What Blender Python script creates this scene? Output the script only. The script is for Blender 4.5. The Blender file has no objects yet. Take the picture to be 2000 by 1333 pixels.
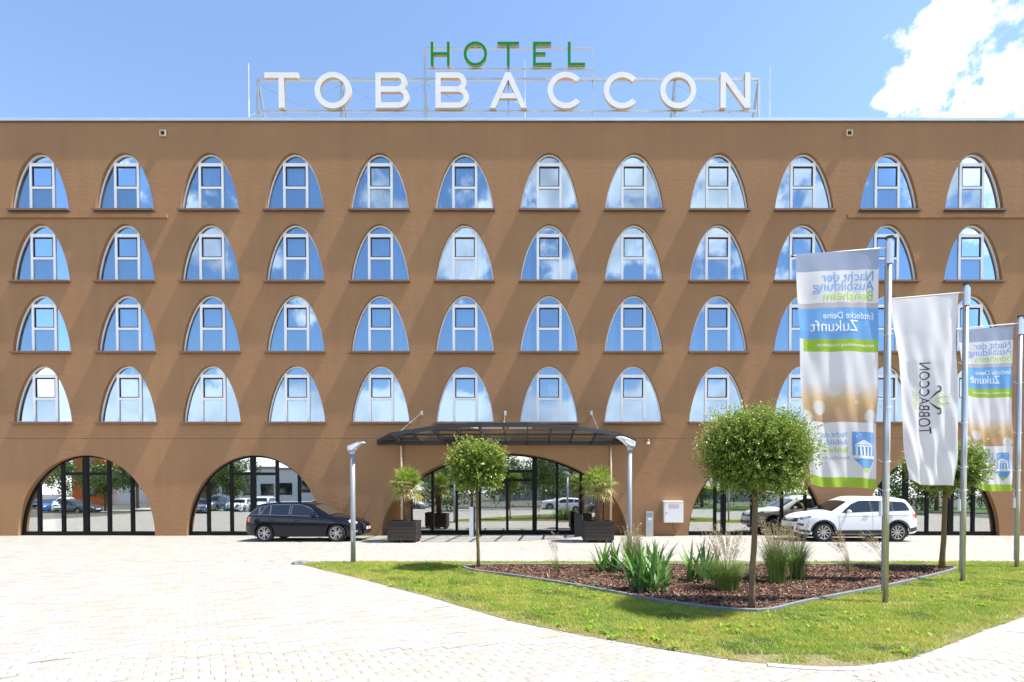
import bpy, bmesh, math, random
import numpy as np
from mathutils import Vector, Matrix, noise as mnoise

R = math.radians
sc = bpy.context.scene
C = sc.collection
rng = np.random.default_rng(7)
random.seed(7)

# ------------------------------------------------------------------ camera
EYE = 1.88
cam_d = bpy.data.cameras.new('camera')
cam_d.sensor_width = 36.0
cam_d.lens = 18.9
cam_d.shift_x = -0.0175
cam_d.shift_y = 0.1549
cam_d.clip_start = 0.05
cam_d.clip_end = 2000
cam = bpy.data.objects.new('camera', cam_d)
C.objects.link(cam)
cam.location = (0, 0, EYE)
cam.rotation_euler = (R(89.0), 0, 0)
sc.camera = cam

# ------------------------------------------------------------------ sun, sky, exposure
SUN_TO = Vector((0.50, -0.062, 1.0)).normalized()      # direction towards the sun, almost in the facade's plane
sun_d = bpy.data.lights.new('sun', 'SUN')
sun_d.energy = 4.5
sun_d.angle = R(0.5)
sun_d.color = (1.0, 0.95, 0.88)
sun = bpy.data.objects.new('sun', sun_d)
C.objects.link(sun)
sun.rotation_euler = SUN_TO.to_track_quat('Z', 'Y').to_euler()
sun.location = (20, 10, 40)

SKY_STRENGTH = 0.138
world = bpy.data.worlds.new('World')
sc.world = world
world.use_nodes = True
wt = world.node_tree
for n in list(wt.nodes):
    wt.nodes.remove(n)


def wn(t, **k):
    n = wt.nodes.new(t)
    for a, b in k.items():
        setattr(n, a, b)
    return n


def wl(a, b):
    wt.links.new(a, b)


def wmath(op, a, b=None, clamp=False):
    n = wn('ShaderNodeMath', operation=op)
    n.use_clamp = clamp
    for i, v in enumerate((a, b)):
        if v is None:
            continue
        if isinstance(v, (int, float)):
            n.inputs[i].default_value = v
        else:
            wl(v, n.inputs[i])
    return n.outputs[0]


sky = wn('ShaderNodeTexSky', sky_type='NISHITA')
sky.sun_disc = False
sky.sun_elevation = math.asin(SUN_TO.z)
sky.sun_rotation = math.atan2(SUN_TO.x, SUN_TO.y)
sky.altitude = 100
sky.air_density = 1.0
sky.dust_density = 0.15
sky.ozone_density = 1.6
tc = wn('ShaderNodeTexCoord')
direction = tc.outputs['Generated']
# cumulus clouds: each is a lump at a direction (azimuth from north / elevation) broken up by noise
CLOUDS = [  # (x, y, z direction, angular radius)
    (0.805, 1.014, 0.875, 0.060), (0.755, 1.014, 0.80, 0.050), (0.815, 1.014, 0.77, 0.062),
    (0.72, 1.014, 0.745, 0.048), (0.85, 1.014, 0.725, 0.055), (0.665, 1.014, 0.72, 0.024), (0.91, 1.014, 0.775, 0.030),
    (0.78, 1.014, 0.72, 0.05),
    # over the street, behind the photographer, mirrored in the panes
    (0.04, -1.01, 0.57, 0.085), (0.20, -1.01, 0.48, 0.070), (0.36, -1.01, 0.53, 0.12), (0.20, -1.01, 0.60, 0.075),
    (-0.60, -1.01, 0.47, 0.050), (-0.12, -1.01, 0.46, 0.060), (-0.44, -1.01, 0.36, 0.030), (-0.26, -1.01, 0.56, 0.032),
    (-0.47, -1.01, 0.41, 0.022), (0.55, -1.01, 0.53, 0.045), (0.82, -1.01, 0.56, 0.055), (-0.15, -1.01, 0.53, 0.025),
    (0.05, -1.01, 0.42, 0.03), (-0.9, -1.01, 0.9, 0.1), (1.3, -0.6, 0.9, 0.14), (-1.4, 0.2, 0.9, 0.12),
]
warp = wn('ShaderNodeTexNoise')
warp.inputs['Scale'].default_value = 7.0
warp.inputs['Detail'].default_value = 3.0
wl(direction, warp.inputs['Vector'])
sub = wn('ShaderNodeVectorMath', operation='SUBTRACT')
wl(warp.outputs['Color'], sub.inputs[0])
sub.inputs[1].default_value = (0.5, 0.5, 0.5)
scl = wn('ShaderNodeVectorMath', operation='SCALE')
wl(sub.outputs[0], scl.inputs[0])
scl.inputs['Scale'].default_value = 0.10
add = wn('ShaderNodeVectorMath', operation='ADD')
wl(direction, add.inputs[0])
wl(scl.outputs[0], add.inputs[1])
wdir = add.outputs[0]
total = None
for (x, y, z, r) in CLOUDS:
    v = Vector((x, y, z)).normalized()
    d = wn('ShaderNodeVectorMath', operation='DISTANCE')
    wl(wdir, d.inputs[0])
    d.inputs[1].default_value = v
    mr = wn('ShaderNodeMapRange')
    wl(d.outputs['Value'], mr.inputs['Value'])
    mr.inputs['From Min'].default_value = r * (1.55 if y > 0 else 2.0)
    mr.inputs['From Max'].default_value = 0.0
    o = mr.outputs[0]
    total = o if total is None else wmath('MAXIMUM', total, o)
sep = wn('ShaderNodeSeparateXYZ')
wl(wdir, sep.inputs[0])
band = wn('ShaderNodeMapRange')
wl(sep.outputs['Z'], band.inputs['Value'])
band.inputs['From Min'].default_value = 0.205
band.inputs['From Max'].default_value = 0.145
lump = wn('ShaderNodeTexNoise')
lump.inputs['Scale'].default_value = 6.5
lump.inputs['Detail'].default_value = 2.0
wl(direction, lump.inputs['Vector'])
total = wmath('MAXIMUM', total, wmath('MULTIPLY', band.outputs[0], wmath('ADD', 0.75, wmath('MULTIPLY', lump.outputs['Fac'], 0.9))))
det = wn('ShaderNodeTexNoise')
det.inputs['Scale'].default_value = 20.0
det.inputs['Detail'].default_value = 7.0
det.inputs['Roughness'].default_value = 0.62
wl(direction, det.inputs['Vector'])
damp = wmath('ADD', wmath('MULTIPLY', total, 3.0), 0.45, clamp=True)
dens = wmath('ADD', total, wmath('MULTIPLY', damp, wmath('MULTIPLY', wmath('SUBTRACT', det.outputs['Fac'], 0.5), 2.3)))
msk = wn('ShaderNodeMapRange', interpolation_type='SMOOTHSTEP')
wl(dens, msk.inputs['Value'])
msk.inputs['From Min'].default_value = 0.36
msk.inputs['From Max'].default_value = 0.82
shade = wn('ShaderNodeTexNoise')
shade.inputs['Scale'].default_value = 9.0
shade.inputs['Detail'].default_value = 3.0
wl(wdir, shade.inputs['Vector'])
cr = wn('ShaderNodeValToRGB')
wl(shade.outputs['Fac'], cr.inputs[0])
cr.color_ramp.elements[0].position = 0.3
cr.color_ramp.elements[0].color = (0.50, 0.52, 0.56, 1)
cr.color_ramp.elements[1].position = 0.56
cr.color_ramp.elements[1].color = (0.95, 0.96, 0.98, 1)
bg1 = wn('ShaderNodeBackground')
wl(sky.outputs[0], bg1.inputs['Color'])
bg1.inputs['Strength'].default_value = SKY_STRENGTH
bg2 = wn('ShaderNodeBackground')
wl(cr.outputs[0], bg2.inputs['Color'])
bg2.inputs['Strength'].default_value = 1.15
mx = wn('ShaderNodeMixShader')
wl(msk.outputs[0], mx.inputs[0])
wl(bg1.outputs[0], mx.inputs[1])
wl(bg2.outputs[0], mx.inputs[2])
wo = wn('ShaderNodeOutputWorld')
wl(mx.outputs[0], wo.inputs['Surface'])

vs = sc.view_settings
vs.view_transform = 'Standard'
vs.look = 'None'
vs.gamma = 1.0
vs.exposure = 1.1
vs.use_curve_mapping = False
cy = sc.cycles
cy.max_bounces = 6
cy.diffuse_bounces = 3
cy.glossy_bounces = 3
cy.transmission_bounces = 4
cy.transparent_max_bounces = 12
cy.caustics_reflective = False
cy.caustics_refractive = False
cy.sample_clamp_indirect = 6.0
cy.use_denoising = True
cy.use_adaptive_sampling = True
cy.adaptive_threshold = 0.02
world.cycles.sampling_method = 'MANUAL'
world.cycles.sample_map_resolution = 512

# ------------------------------------------------------------------ materials
MATS = {}


def mat(name, color=(0.5, 0.5, 0.5), rough=0.6, metal=0.0, spec=0.5, var=0.0, vscale=8.0, bump=0.0, bscale=40.0,
        attr=None, coat=0.0, stretch=(1, 1, 1), emit=None, objrand=0.0):
    m = bpy.data.materials.new(name)
    m.use_nodes = True
    nt = m.node_tree
    b = nt.nodes['Principled BSDF']
    b.inputs['Roughness'].default_value = rough
    b.inputs['Metallic'].default_value = metal
    b.inputs['Specular IOR Level'].default_value = spec
    b.inputs['Coat Weight'].default_value = coat
    b.inputs['Base Color'].default_value = (*color, 1)
    col = None
    L = nt.links.new
    tcn = nt.nodes.new('ShaderNodeTexCoord')
    mp = nt.nodes.new('ShaderNodeMapping')
    mp.inputs['Scale'].default_value = stretch
    L(tcn.outputs['Object'], mp.inputs['Vector'])
    if attr:
        a = nt.nodes.new('ShaderNodeAttribute')
        a.attribute_name = attr
        col = a.outputs['Color']
    if var > 0 or objrand > 0:
        hsv = nt.nodes.new('ShaderNodeHueSaturation')
        if col is None:
            hsv.inputs['Color'].default_value = (*color, 1)
        else:
            L(col, hsv.inputs['Color'])
        if var > 0:
            nz = nt.nodes.new('ShaderNodeTexNoise')
            nz.inputs['Scale'].default_value = vscale
            nz.inputs['Detail'].default_value = 6
            nz.inputs['Roughness'].default_value = 0.6
            L(mp.outputs[0], nz.inputs['Vector'])
            mr_ = nt.nodes.new('ShaderNodeMapRange')
            L(nz.outputs['Fac'], mr_.inputs['Value'])
            mr_.inputs['From Min'].default_value = 0.25
            mr_.inputs['From Max'].default_value = 0.75
            mr_.inputs['To Min'].default_value = 1 - var
            mr_.inputs['To Max'].default_value = 1 + var
            val = mr_.outputs[0]
        else:
            val = None
        if objrand > 0:
            oi = nt.nodes.new('ShaderNodeObjectInfo')
            mr2 = nt.nodes.new('ShaderNodeMapRange')
            L(oi.outputs['Random'], mr2.inputs['Value'])
            mr2.inputs['To Min'].default_value = 1 - objrand
            mr2.inputs['To Max'].default_value = 1 + objrand
            if val is None:
                val = mr2.outputs[0]
            else:
                mm = nt.nodes.new('ShaderNodeMath')
                mm.operation = 'MULTIPLY'
                L(val, mm.inputs[0])
                L(mr2.outputs[0], mm.inputs[1])
                val = mm.outputs[0]
        L(val, hsv.inputs['Value'])
        col = hsv.outputs[0]
    if col is not None:
        L(col, b.inputs['Base Color'])
    if bump > 0:
        nb = nt.nodes.new('ShaderNodeTexNoise')
        nb.inputs['Scale'].default_value = bscale
        nb.inputs['Detail'].default_value = 5
        L(mp.outputs[0], nb.inputs['Vector'])
        bp = nt.nodes.new('ShaderNodeBump')
        bp.inputs['Strength'].default_value = bump
        bp.inputs['Distance'].default_value = 0.02
        L(nb.outputs['Fac'], bp.inputs['Height'])
        L(bp.outputs[0], b.inputs['Normal'])
    if emit:
        b.inputs['Emission Color'].default_value = (*emit[0], 1)
        b.inputs['Emission Strength'].default_value = emit[1]
    MATS[name] = m
    return m


def thin_mat(name, color, trans=0.4, attr=None, rough=0.6, var=0.0):
    """diffuse + translucent sheet (leaves, cloth)"""
    m = bpy.data.materials.new(name)
    m.use_nodes = True
    nt = m.node_tree
    L = nt.links.new
    b = nt.nodes['Principled BSDF']
    b.inputs['Roughness'].default_value = rough
    out = nt.nodes['Material Output']
    tr = nt.nodes.new('ShaderNodeBsdfTranslucent')
    mixs = nt.nodes.new('ShaderNodeMixShader')
    mixs.inputs[0].default_value = trans
    L(b.outputs[0], mixs.inputs[1])
    L(tr.outputs[0], mixs.inputs[2])
    L(mixs.outputs[0], out.inputs['Surface'])
    if attr:
        a = nt.nodes.new('ShaderNodeAttribute')
        a.attribute_name = attr
        L(a.outputs['Color'], b.inputs['Base Color'])
        L(a.outputs['Color'], tr.inputs['Color'])
    else:
        b.inputs['Base Color'].default_value = (*color, 1)
        tr.inputs['Color'].default_value = (*color, 1)
    MATS[name] = m
    return m


def glass_mat(name, refl, tint_r, tint_t, wav=0.0):
    """coated glazing: mirror-like outside reflection over a tinted clear pane"""
    m = bpy.data.materials.new(name)
    m.use_nodes = True
    nt = m.node_tree
    L = nt.links.new
    nt.nodes.remove(nt.nodes['Principled BSDF'])
    out = nt.nodes['Material Output']
    g = nt.nodes.new('ShaderNodeBsdfGlossy')
    g.inputs['Roughness'].default_value = 0.0
    g.inputs['Color'].default_value = (*tint_r, 1)
    t = nt.nodes.new('ShaderNodeBsdfTransparent')
    t.inputs['Color'].default_value = (*tint_t, 1)
    lw = nt.nodes.new('ShaderNodeFresnel')
    lw.inputs['IOR'].default_value = 1.5
    mr_ = nt.nodes.new('ShaderNodeMapRange')
    L(lw.outputs[0], mr_.inputs['Value'])
    mr_.inputs['From Min'].default_value = 0.04
    mr_.inputs['From Max'].default_value = 1.0
    mr_.inputs['To Min'].default_value = refl
    mr_.inputs['To Max'].default_value = 1.0
    mixs = nt.nodes.new('ShaderNodeMixShader')
    L(mr_.outputs[0], mixs.inputs[0])
    L(t.outputs[0], mixs.inputs[1])
    L(g.outputs[0], mixs.inputs[2])
    L(mixs.outputs[0], out.inputs['Surface'])
    if wav > 0:
        tcn = nt.nodes.new('ShaderNodeTexCoord')
        nb = nt.nodes.new('ShaderNodeTexNoise')
        nb.inputs['Scale'].default_value = 0.9
        nb.inputs['Detail'].default_value = 1
        L(tcn.outputs['Object'], nb.inputs['Vector'])
        bp = nt.nodes.new('ShaderNodeBump')
        bp.inputs['Strength'].default_value = wav
        bp.inputs['Distance'].default_value = 0.02
        L(nb.outputs['Fac'], bp.inputs['Height'])
        L(bp.outputs[0], g.inputs['Normal'])
    MATS[name] = m
    return m


def stucco_mat(name, color):
    m = bpy.data.materials.new(name)
    m.use_nodes = True
    nt = m.node_tree
    L = nt.links.new
    b = nt.nodes['Principled BSDF']
    b.inputs['Roughness'].default_value = 0.9
    b.inputs['Specular IOR Level'].default_value = 0.2
    tcn = nt.nodes.new('ShaderNodeTexCoord')

    def nz(scale, detail, st=(1, 1, 1), rough=0.55):
        mp = nt.nodes.new('ShaderNodeMapping')
        mp.inputs['Scale'].default_value = st
        L(tcn.outputs['Object'], mp.inputs['Vector'])
        n = nt.nodes.new('ShaderNodeTexNoise')
        n.inputs['Scale'].default_value = scale
        n.inputs['Detail'].default_value = detail
        n.inputs['Roughness'].default_value = rough
        L(mp.outputs[0], n.inputs['Vector'])
        return n.outputs['Fac']
    big = nz(0.35, 5)
    fine = nz(38, 3)
    mr1 = nt.nodes.new('ShaderNodeMapRange')
    L(big, mr1.inputs['Value'])
    mr1.inputs['From Min'].default_value = 0.3
    mr1.inputs['From Max'].default_value = 0.7
    mr1.inputs['To Min'].default_value = 0.93
    mr1.inputs['To Max'].default_value = 1.07
    mr2 = nt.nodes.new('ShaderNodeMapRange')
    L(fine, mr2.inputs['Value'])
    mr2.inputs['From Min'].default_value = 0.3
    mr2.inputs['From Max'].default_value = 0.7
    mr2.inputs['To Min'].default_value = 0.945
    mr2.inputs['To Max'].default_value = 1.055
    streak = nz(2.6, 4, (1, 1, 0.10))
    mr3 = nt.nodes.new('ShaderNodeMapRange')
    L(streak, mr3.inputs['Value'])
    mr3.inputs['From Min'].default_value = 0.3
    mr3.inputs['From Max'].default_value = 0.7
    mr3.inputs['To Min'].default_value = 0.955
    mr3.inputs['To Max'].default_value = 1.045
    m0 = nt.nodes.new('ShaderNodeMath')
    m0.operation = 'MULTIPLY'
    L(mr1.outputs[0], m0.inputs[0])
    L(mr3.outputs[0], m0.inputs[1])
    mm = nt.nodes.new('ShaderNodeMath')
    mm.operation = 'MULTIPLY'
    L(m0.outputs[0], mm.inputs[0])
    L(mr2.outputs[0], mm.inputs[1])
    # pale repair patches and run-off marks
    h = nt.nodes.new('ShaderNodeHueSaturation')
    h.inputs['Color'].default_value = (*color, 1)
    L(mm.outputs[0], h.inputs['Value'])
    L(h.outputs[0], b.inputs['Base Color'])
    # trowel waves (long, horizontal) + grain
    trowel = nz(6.5, 5, (0.62, 1, 1.25), 0.62)
    grain = nz(30, 3)
    b1 = nt.nodes.new('ShaderNodeBump')
    b1.inputs['Strength'].default_value = 0.33
    b1.inputs['Distance'].default_value = 0.03
    L(trowel, b1.inputs['Height'])
    b2 = nt.nodes.new('ShaderNodeBump')
    b2.inputs['Strength'].default_value = 0.16
    b2.inputs['Distance'].default_value = 0.0035
    L(grain, b2.inputs['Height'])
    L(b1.outputs[0], b2.inputs['Normal'])
    L(b2.outputs[0], b.inputs['Normal'])
    MATS[name] = m
    return m


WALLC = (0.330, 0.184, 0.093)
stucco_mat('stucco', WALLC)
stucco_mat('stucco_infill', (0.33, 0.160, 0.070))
mat('pvc_white', (0.87, 0.87, 0.86), 0.35)
mat('gasket', (0.012, 0.012, 0.014), 0.6)
mat('frame_black', (0.008, 0.008, 0.009), 0.35, spec=0.15)
mat('sill_metal', (0.20, 0.125, 0.085), 0.5, 0.3)
mat('cap_metal', (0.62, 0.66, 0.70), 0.35, 0.5, var=0.06, vscale=1.0)
mat('anthracite', (0.030, 0.033, 0.037), 0.45, 0.2)
mat('steel', (0.55, 0.57, 0.58), 0.35, 0.9)
mat('galv', (0.50, 0.52, 0.52), 0.45, 0.8, var=0.1, vscale=6)
mat('alu_pole', (0.62, 0.64, 0.66), 0.3, 0.85, var=0.05, vscale=4)
mat('lamp_grey', (0.30, 0.32, 0.35), 0.4, 0.3)
mat('lamp_white', (0.75, 0.76, 0.77), 0.35)
mat('pipe_beige', (0.55, 0.42, 0.28), 0.5)
mat('white_paint', (0.80, 0.80, 0.78), 0.45, var=0.03, vscale=3)
mat('sign_white', (0.82, 0.80, 0.77), 0.4, var=0.03, vscale=2)
mat('sign_green', (0.001, 0.225, 0.028), 0.45, spec=0.2)
mat('sign_side', (0.55, 0.38, 0.22), 0.5)
mat('sign_green_side', (0.40, 0.27, 0.035), 0.5)
mat('roof_grey', (0.35, 0.35, 0.34), 0.9)
mat('interior', (0.22, 0.20, 0.18), 0.9)
mat('interior_light', (0.62, 0.60, 0.56), 0.9)
mat('curtain', (0.72, 0.74, 0.76), 0.9)
mat('lobby_floor', (0.16, 0.15, 0.14), 0.4)
mat('cove', (0.8, 0.7, 0.4), 0.5, emit=((1.0, 0.78, 0.35), 2.2))
glass_mat('window_glass', 0.50, (0.53, 0.70, 0.90), (0.46, 0.68, 0.84), wav=0.012)
glass_mat('shop_glass', 0.62, (0.95, 0.98, 0.97), (0.42, 0.47, 0.45), wav=0.02)
glass_mat('canopy_glass', 0.10, (1, 1, 1), (0.80, 0.84, 0.82))
mat('joint', (0.29, 0.245, 0.19), 0.95, var=0.25, vscale=5)
mat('paver', (0.60, 0.55, 0.46), 0.85, attr='tone', var=0.05, vscale=11, bump=0.12, bscale=60)
mat('kerb_stone', (0.50, 0.48, 0.45), 0.85, var=0.08, vscale=14)
mat('edging', (0.17, 0.185, 0.20), 0.8, var=0.14, vscale=9)
mat('soil', (0.20, 0.17, 0.085), 0.95, var=0.4, vscale=3, bump=0.6, bscale=30)
mat('mulch_base', (0.045, 0.020, 0.011), 0.95, var=0.4, vscale=24, bump=0.8, bscale=40)
mat('mulch_chip', (0.15, 0.07, 0.04), 0.85, attr='tone')
thin_mat('grass', (0.1, 0.2, 0.03), 0.40, 'tone', 0.55)
thin_mat('leaf', (0.08, 0.16, 0.03), 0.24, 'tone', 0.38)
thin_mat('blade', (0.08, 0.16, 0.05), 0.22, 'tone', 0.45)
thin_mat('print_cloth', (0.8, 0.8, 0.8), 0.5, 'tone', 0.42)
thin_mat('print_blue', (0.16, 0.36, 0.70), 0.2)
thin_mat('print_green', (0.40, 0.62, 0.04), 0.2)
thin_mat('print_white', (0.86, 0.86, 0.86), 0.2)
thin_mat('print_plum', (0.06, 0.035, 0.06), 0.1)
thin_mat('print_grey', (0.30, 0.30, 0.34), 0.15)
thin_mat('print_pale', (0.74, 0.86, 0.55), 0.2)
mat('bark', (0.17, 0.115, 0.065), 0.9, var=0.35, vscale=18, bump=0.7, bscale=25, stretch=(1, 1, 0.4))
mat('bark_lichen', (0.19, 0.13, 0.055), 0.9, var=0.35, vscale=18, bump=0.7, bscale=25, stretch=(1, 1, 0.4))
mat('palm_trunk', (0.17, 0.095, 0.05), 0.95, var=0.4, vscale=20, bump=0.8, bscale=35)
mat('planter_wood', (0.032, 0.022, 0.017), 0.7, var=0.35, vscale=6, bump=0.4, bscale=18, stretch=(0.6, 0.6, 8), objrand=0.25)
mat('stone', (0.20, 0.19, 0.18), 0.9, var=0.25, vscale=8, bump=0.6, bscale=12)
mat('tyre', (0.012, 0.012, 0.013), 0.8)
mat('rim', (0.55, 0.53, 0.52), 0.3, 0.85)
mat('rim_dark', (0.02, 0.02, 0.02), 0.5, 0.3)
mat('car_glass', (0.010, 0.014, 0.018), 0.03, spec=0.9)
mat('car_glass_clear', (0.05, 0.05, 0.04), 0.03, spec=0.9)
mat('plastic_black', (0.02, 0.02, 0.021), 0.6)
mat('chrome', (0.75, 0.75, 0.75), 0.15, 1.0)
mat('headlight', (0.55, 0.60, 0.68), 0.08, 0.4, coat=1.0)
mat('headlight_dark', (0.10, 0.13, 0.20), 0.08, 0.3, coat=1.0)
mat('taillight', (0.55, 0.012, 0.018), 0.15, coat=1.0)
mat('plate', (0.75, 0.76, 0.78), 0.4)
mat('asphalt', (0.055, 0.055, 0.058), 0.9, var=0.2, vscale=4)
mat('far_turf', (0.07, 0.13, 0.025), 0.95, var=0.35, vscale=2)
mat('ground_base', (0.10, 0.10, 0.075), 0.95, var=0.2, vscale=0.4)
mat('red_border', (0.55, 0.02, 0.06), 0.4)
mat('red_lamp', (0.55, 0.10, 0.02), 0.25, coat=1.0)
mat('orange_render', (0.62, 0.13, 0.02), 0.8)
mat('grey_panel', (0.30, 0.30, 0.31), 0.5)


def paint(name, c, coat=0.35, rough=0.3, metal=0.0):
    if name not in MATS:
        mat(name, c, rough, metal, coat=coat, spec=0.3 if max(c) < 0.05 else 0.5)
    return name


# ------------------------------------------------------------------ mesh helpers
class MB:
    def __init__(s):
        s.v = []
        s.f = []
        s.m = []

    def quad(s, a, b, c, d, m=0):
        i = len(s.v)
        s.v += [a, b, c, d]
        s.f.append((i, i + 1, i + 2, i + 3))
        s.m.append(m)

    def tri(s, a, b, c, m=0):
        i = len(s.v)
        s.v += [a, b, c]
        s.f.append((i, i + 1, i + 2))
        s.m.append(m)

    def box(s, x0, x1, y0, y1, z0, z1, m=0):
        i = len(s.v)
        s.v += [(x0, y0, z0), (x1, y0, z0), (x1, y1, z0), (x0, y1, z0), (x0, y0, z1), (x1, y0, z1), (x1, y1, z1), (x0, y1, z1)]
        for q in ((0, 3, 2, 1), (4, 5, 6, 7), (0, 1, 5, 4), (1, 2, 6, 5), (2, 3, 7, 6), (3, 0, 4, 7)):
            s.f.append(tuple(i + k for k in q))
            s.m.append(m)

    def bar(s, p, q, w, h, up=(0, 0, 1), m=0):
        p = Vector(p)
        q = Vector(q)
        d = (q - p).normalized()
        u = Vector(up)
        if abs(d.dot(u)) > 0.98:
            u = Vector((0, 1, 0))
        a = d.cross(u).normalized() * (w / 2)
        b = a.normalized().cross(d).normalized() * (h / 2)
        i = len(s.v)
        for c in (p, q):
            for (sa, sb) in ((-1, -1), (1, -1), (1, 1), (-1, 1)):
                s.v.append(tuple(c + a * sa + b * sb))
        for qd in ((0, 1, 2, 3), (7, 6, 5, 4), (0, 4, 5, 1), (1, 5, 6, 2), (2, 6, 7, 3), (3, 7, 4, 0)):
            s.f.append(tuple(i + k for k in qd))
            s.m.append(m)

    def tube(s, pts, rad, n=10, caps=True, m=0):
        pts = [Vector(p) for p in pts]
        if not isinstance(rad, (list, tuple)):
            rad = [rad] * len(pts)
        base = len(s.v)
        for k, p in enumerate(pts):
            a = pts[max(0, k - 1)]
            b = pts[min(len(pts) - 1, k + 1)]
            d = (b - a).normalized()
            u = Vector((0, 0, 1)) if abs(d.z) < 0.9 else Vector((1, 0, 0))
            e1 = d.cross(u).normalized()
            e2 = e1.cross(d).normalized()
            for j in range(n):
                t = 2 * math.pi * j / n
                s.v.append(tuple(p + (e1 * math.cos(t) + e2 * math.sin(t)) * rad[k]))
        for k in range(len(pts) - 1):
            for j in range(n):
                a = base + k * n + j
                b = base + k * n + (j + 1) % n
                s.f.append((a, b, b + n, a + n))
                s.m.append(m)
        if caps:
            s.f.append(tuple(base + j for j in range(n))[::-1])
            s.m.append(m)
            s.f.append(tuple(base + (len(pts) - 1) * n + j for j in range(n)))
            s.m.append(m)

    def lathe(s, prof, axis='z', n=24, c=(0, 0, 0), m=0):
        base = len(s.v)
        for (r, h) in prof:
            for j in range(n):
                t = 2 * math.pi * j / n
                a, b = r * math.cos(t), r * math.sin(t)
                if axis == 'z':
                    s.v.append((c[0] + a, c[1] + b, c[2] + h))
                else:
                    s.v.append((c[0] + a, c[1] + h, c[2] + b))
        for k in range(len(prof) - 1):
            for j in range(n):
                a = base + k * n + j
                b = base + k * n + (j + 1) % n
                s.f.append((a, b, b + n, a + n))
                s.m.append(m)

    def poly(s, pts, m=0):
        i = len(s.v)
        s.v += [tuple(p) for p in pts]
        s.f.append(tuple(range(i, i + len(pts))))
        s.m.append(m)

    def prism(s, pts2, f0, f1, m=0, ms=None):
        """extrude a 2D outline: f0, f1 map (u, v) to the two 3D faces"""
        a = [f0(*p) for p in pts2]
        b = [f1(*p) for p in pts2]
        s.poly(a, m)
        s.poly(b[::-1], m)
        n = len(a)
        for k in range(n):
            s.quad(a[k], b[k], b[(k + 1) % n], a[(k + 1) % n], m if ms is None else ms)

    def mesh(s, name, mats, smooth=False, merge=False, recalc=True):
        me = bpy.data.meshes.new(name)
        me.from_pydata(s.v, [], s.f)
        if isinstance(mats, str):
            mats = [mats]
        for mm in mats:
            me.materials.append(MATS[mm])
        if len(mats) > 1:
            me.polygons.foreach_set('material_index', s.m)
        if merge or recalc:
            bm = bmesh.new()
            bm.from_mesh(me)
            if merge:
                bmesh.ops.remove_doubles(bm, verts=bm.verts, dist=0.0005)
            bmesh.ops.recalc_face_normals(bm, faces=bm.faces)
            bm.to_mesh(me)
            bm.free()
        if smooth:
            me.polygons.foreach_set('use_smooth', [True] * len(me.polygons))
        me.update()
        return me

    def build(s, name, mats, parent=None, loc=None, **k):
        return link(name, s.mesh(name, mats, **k), parent, loc)


def link(name, me, parent=None, loc=None, rot=None):
    o = bpy.data.objects.new(name, me)
    C.objects.link(o)
    if parent is not None:
        o.parent = parent
    if loc is not None:
        o.location = loc
    if rot is not None:
        o.rotation_euler = rot
    return o


def tag(o, label, cat, group=None):
    o['label'] = label
    o['category'] = cat
    if group:
        o['group'] = group
    return o


def thing(name, label, cat, loc=(0, 0, 0), rotz=0.0, group=None):
    o = bpy.data.objects.new(name, None)
    C.objects.link(o)
    o.empty_display_size = 0.2
    o.location = loc
    o.rotation_euler = (0, 0, rotz)
    return tag(o, label, cat, group)


def structure(o):
    o['kind'] = 'structure'
    return o


def stuff(o, label=None, cat=None):
    o['kind'] = 'stuff'
    if label:
        o['label'] = label
        o['category'] = cat
    return o


def np_mesh(name, V, F, matname, col=None, smooth=False):
    """V (n,3), F (m,k) arrays; col (n,3) per-vertex colours stored as 'tone'"""
    me = bpy.data.meshes.new(name)
    V = np.asarray(V, dtype=np.float32)
    F = np.asarray(F, dtype=np.int32)
    k = F.shape[1]
    me.vertices.add(len(V))
    me.vertices.foreach_set('co', V.ravel())
    me.loops.add(F.size)
    me.loops.foreach_set('vertex_index', F.ravel())
    me.polygons.add(len(F))
    me.polygons.foreach_set('loop_start', np.arange(0, F.size, k, dtype=np.int32))
    me.polygons.foreach_set('loop_total', np.full(len(F), k, dtype=np.int32))
    if col is not None:
        a = me.color_attributes.new('tone', 'FLOAT_COLOR', 'POINT')
        cc = np.ones((len(V), 4), dtype=np.float32)
        cc[:, :3] = col
        a.data.foreach_set('color', cc.ravel())
    me.materials.append(MATS[matname])
    me.update(calc_edges=True)
    me.validate()
    if smooth:
        me.polygons.foreach_set('use_smooth', [True] * len(me.polygons))
    return me


def in_poly(P, poly):
    """P (n,2) -> bool mask"""
    x, y = P[:, 0], P[:, 1]
    inside = np.zeros(len(P), bool)
    n = len(poly)
    for i in range(n):
        x1, y1 = poly[i]
        x2, y2 = poly[(i + 1) % n]
        cnd = ((y1 > y) != (y2 > y))
        with np.errstate(divide='ignore', invalid='ignore'):
            xi = (x2 - x1) * (y - y1) / (y2 - y1 + 1e-12) + x1
        inside ^= cnd & (x < xi)
    return inside


def smooth_poly(pts, per=4, closed=True):
    """Catmull-Rom through the points"""
    out = []
    n = len(pts)
    rngk = range(n if closed else n - 1)
    for i in rngk:
        p0, p1, p2, p3 = (np.array(pts[(i + k) % n] if closed else pts[min(max(i + k, 0), n - 1)]) for k in (-1, 0, 1, 2))
        for t in np.linspace(0, 1, per, endpoint=False):
            out.append(tuple(0.5 * ((2 * p1) + (-p0 + p2) * t + (2 * p0 - 5 * p1 + 4 * p2 - p3) * t * t + (-p0 + 3 * p1 - 3 * p2 + p3) * t ** 3)))
    if not closed:
        out.append(tuple(pts[-1]))
    return out


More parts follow.
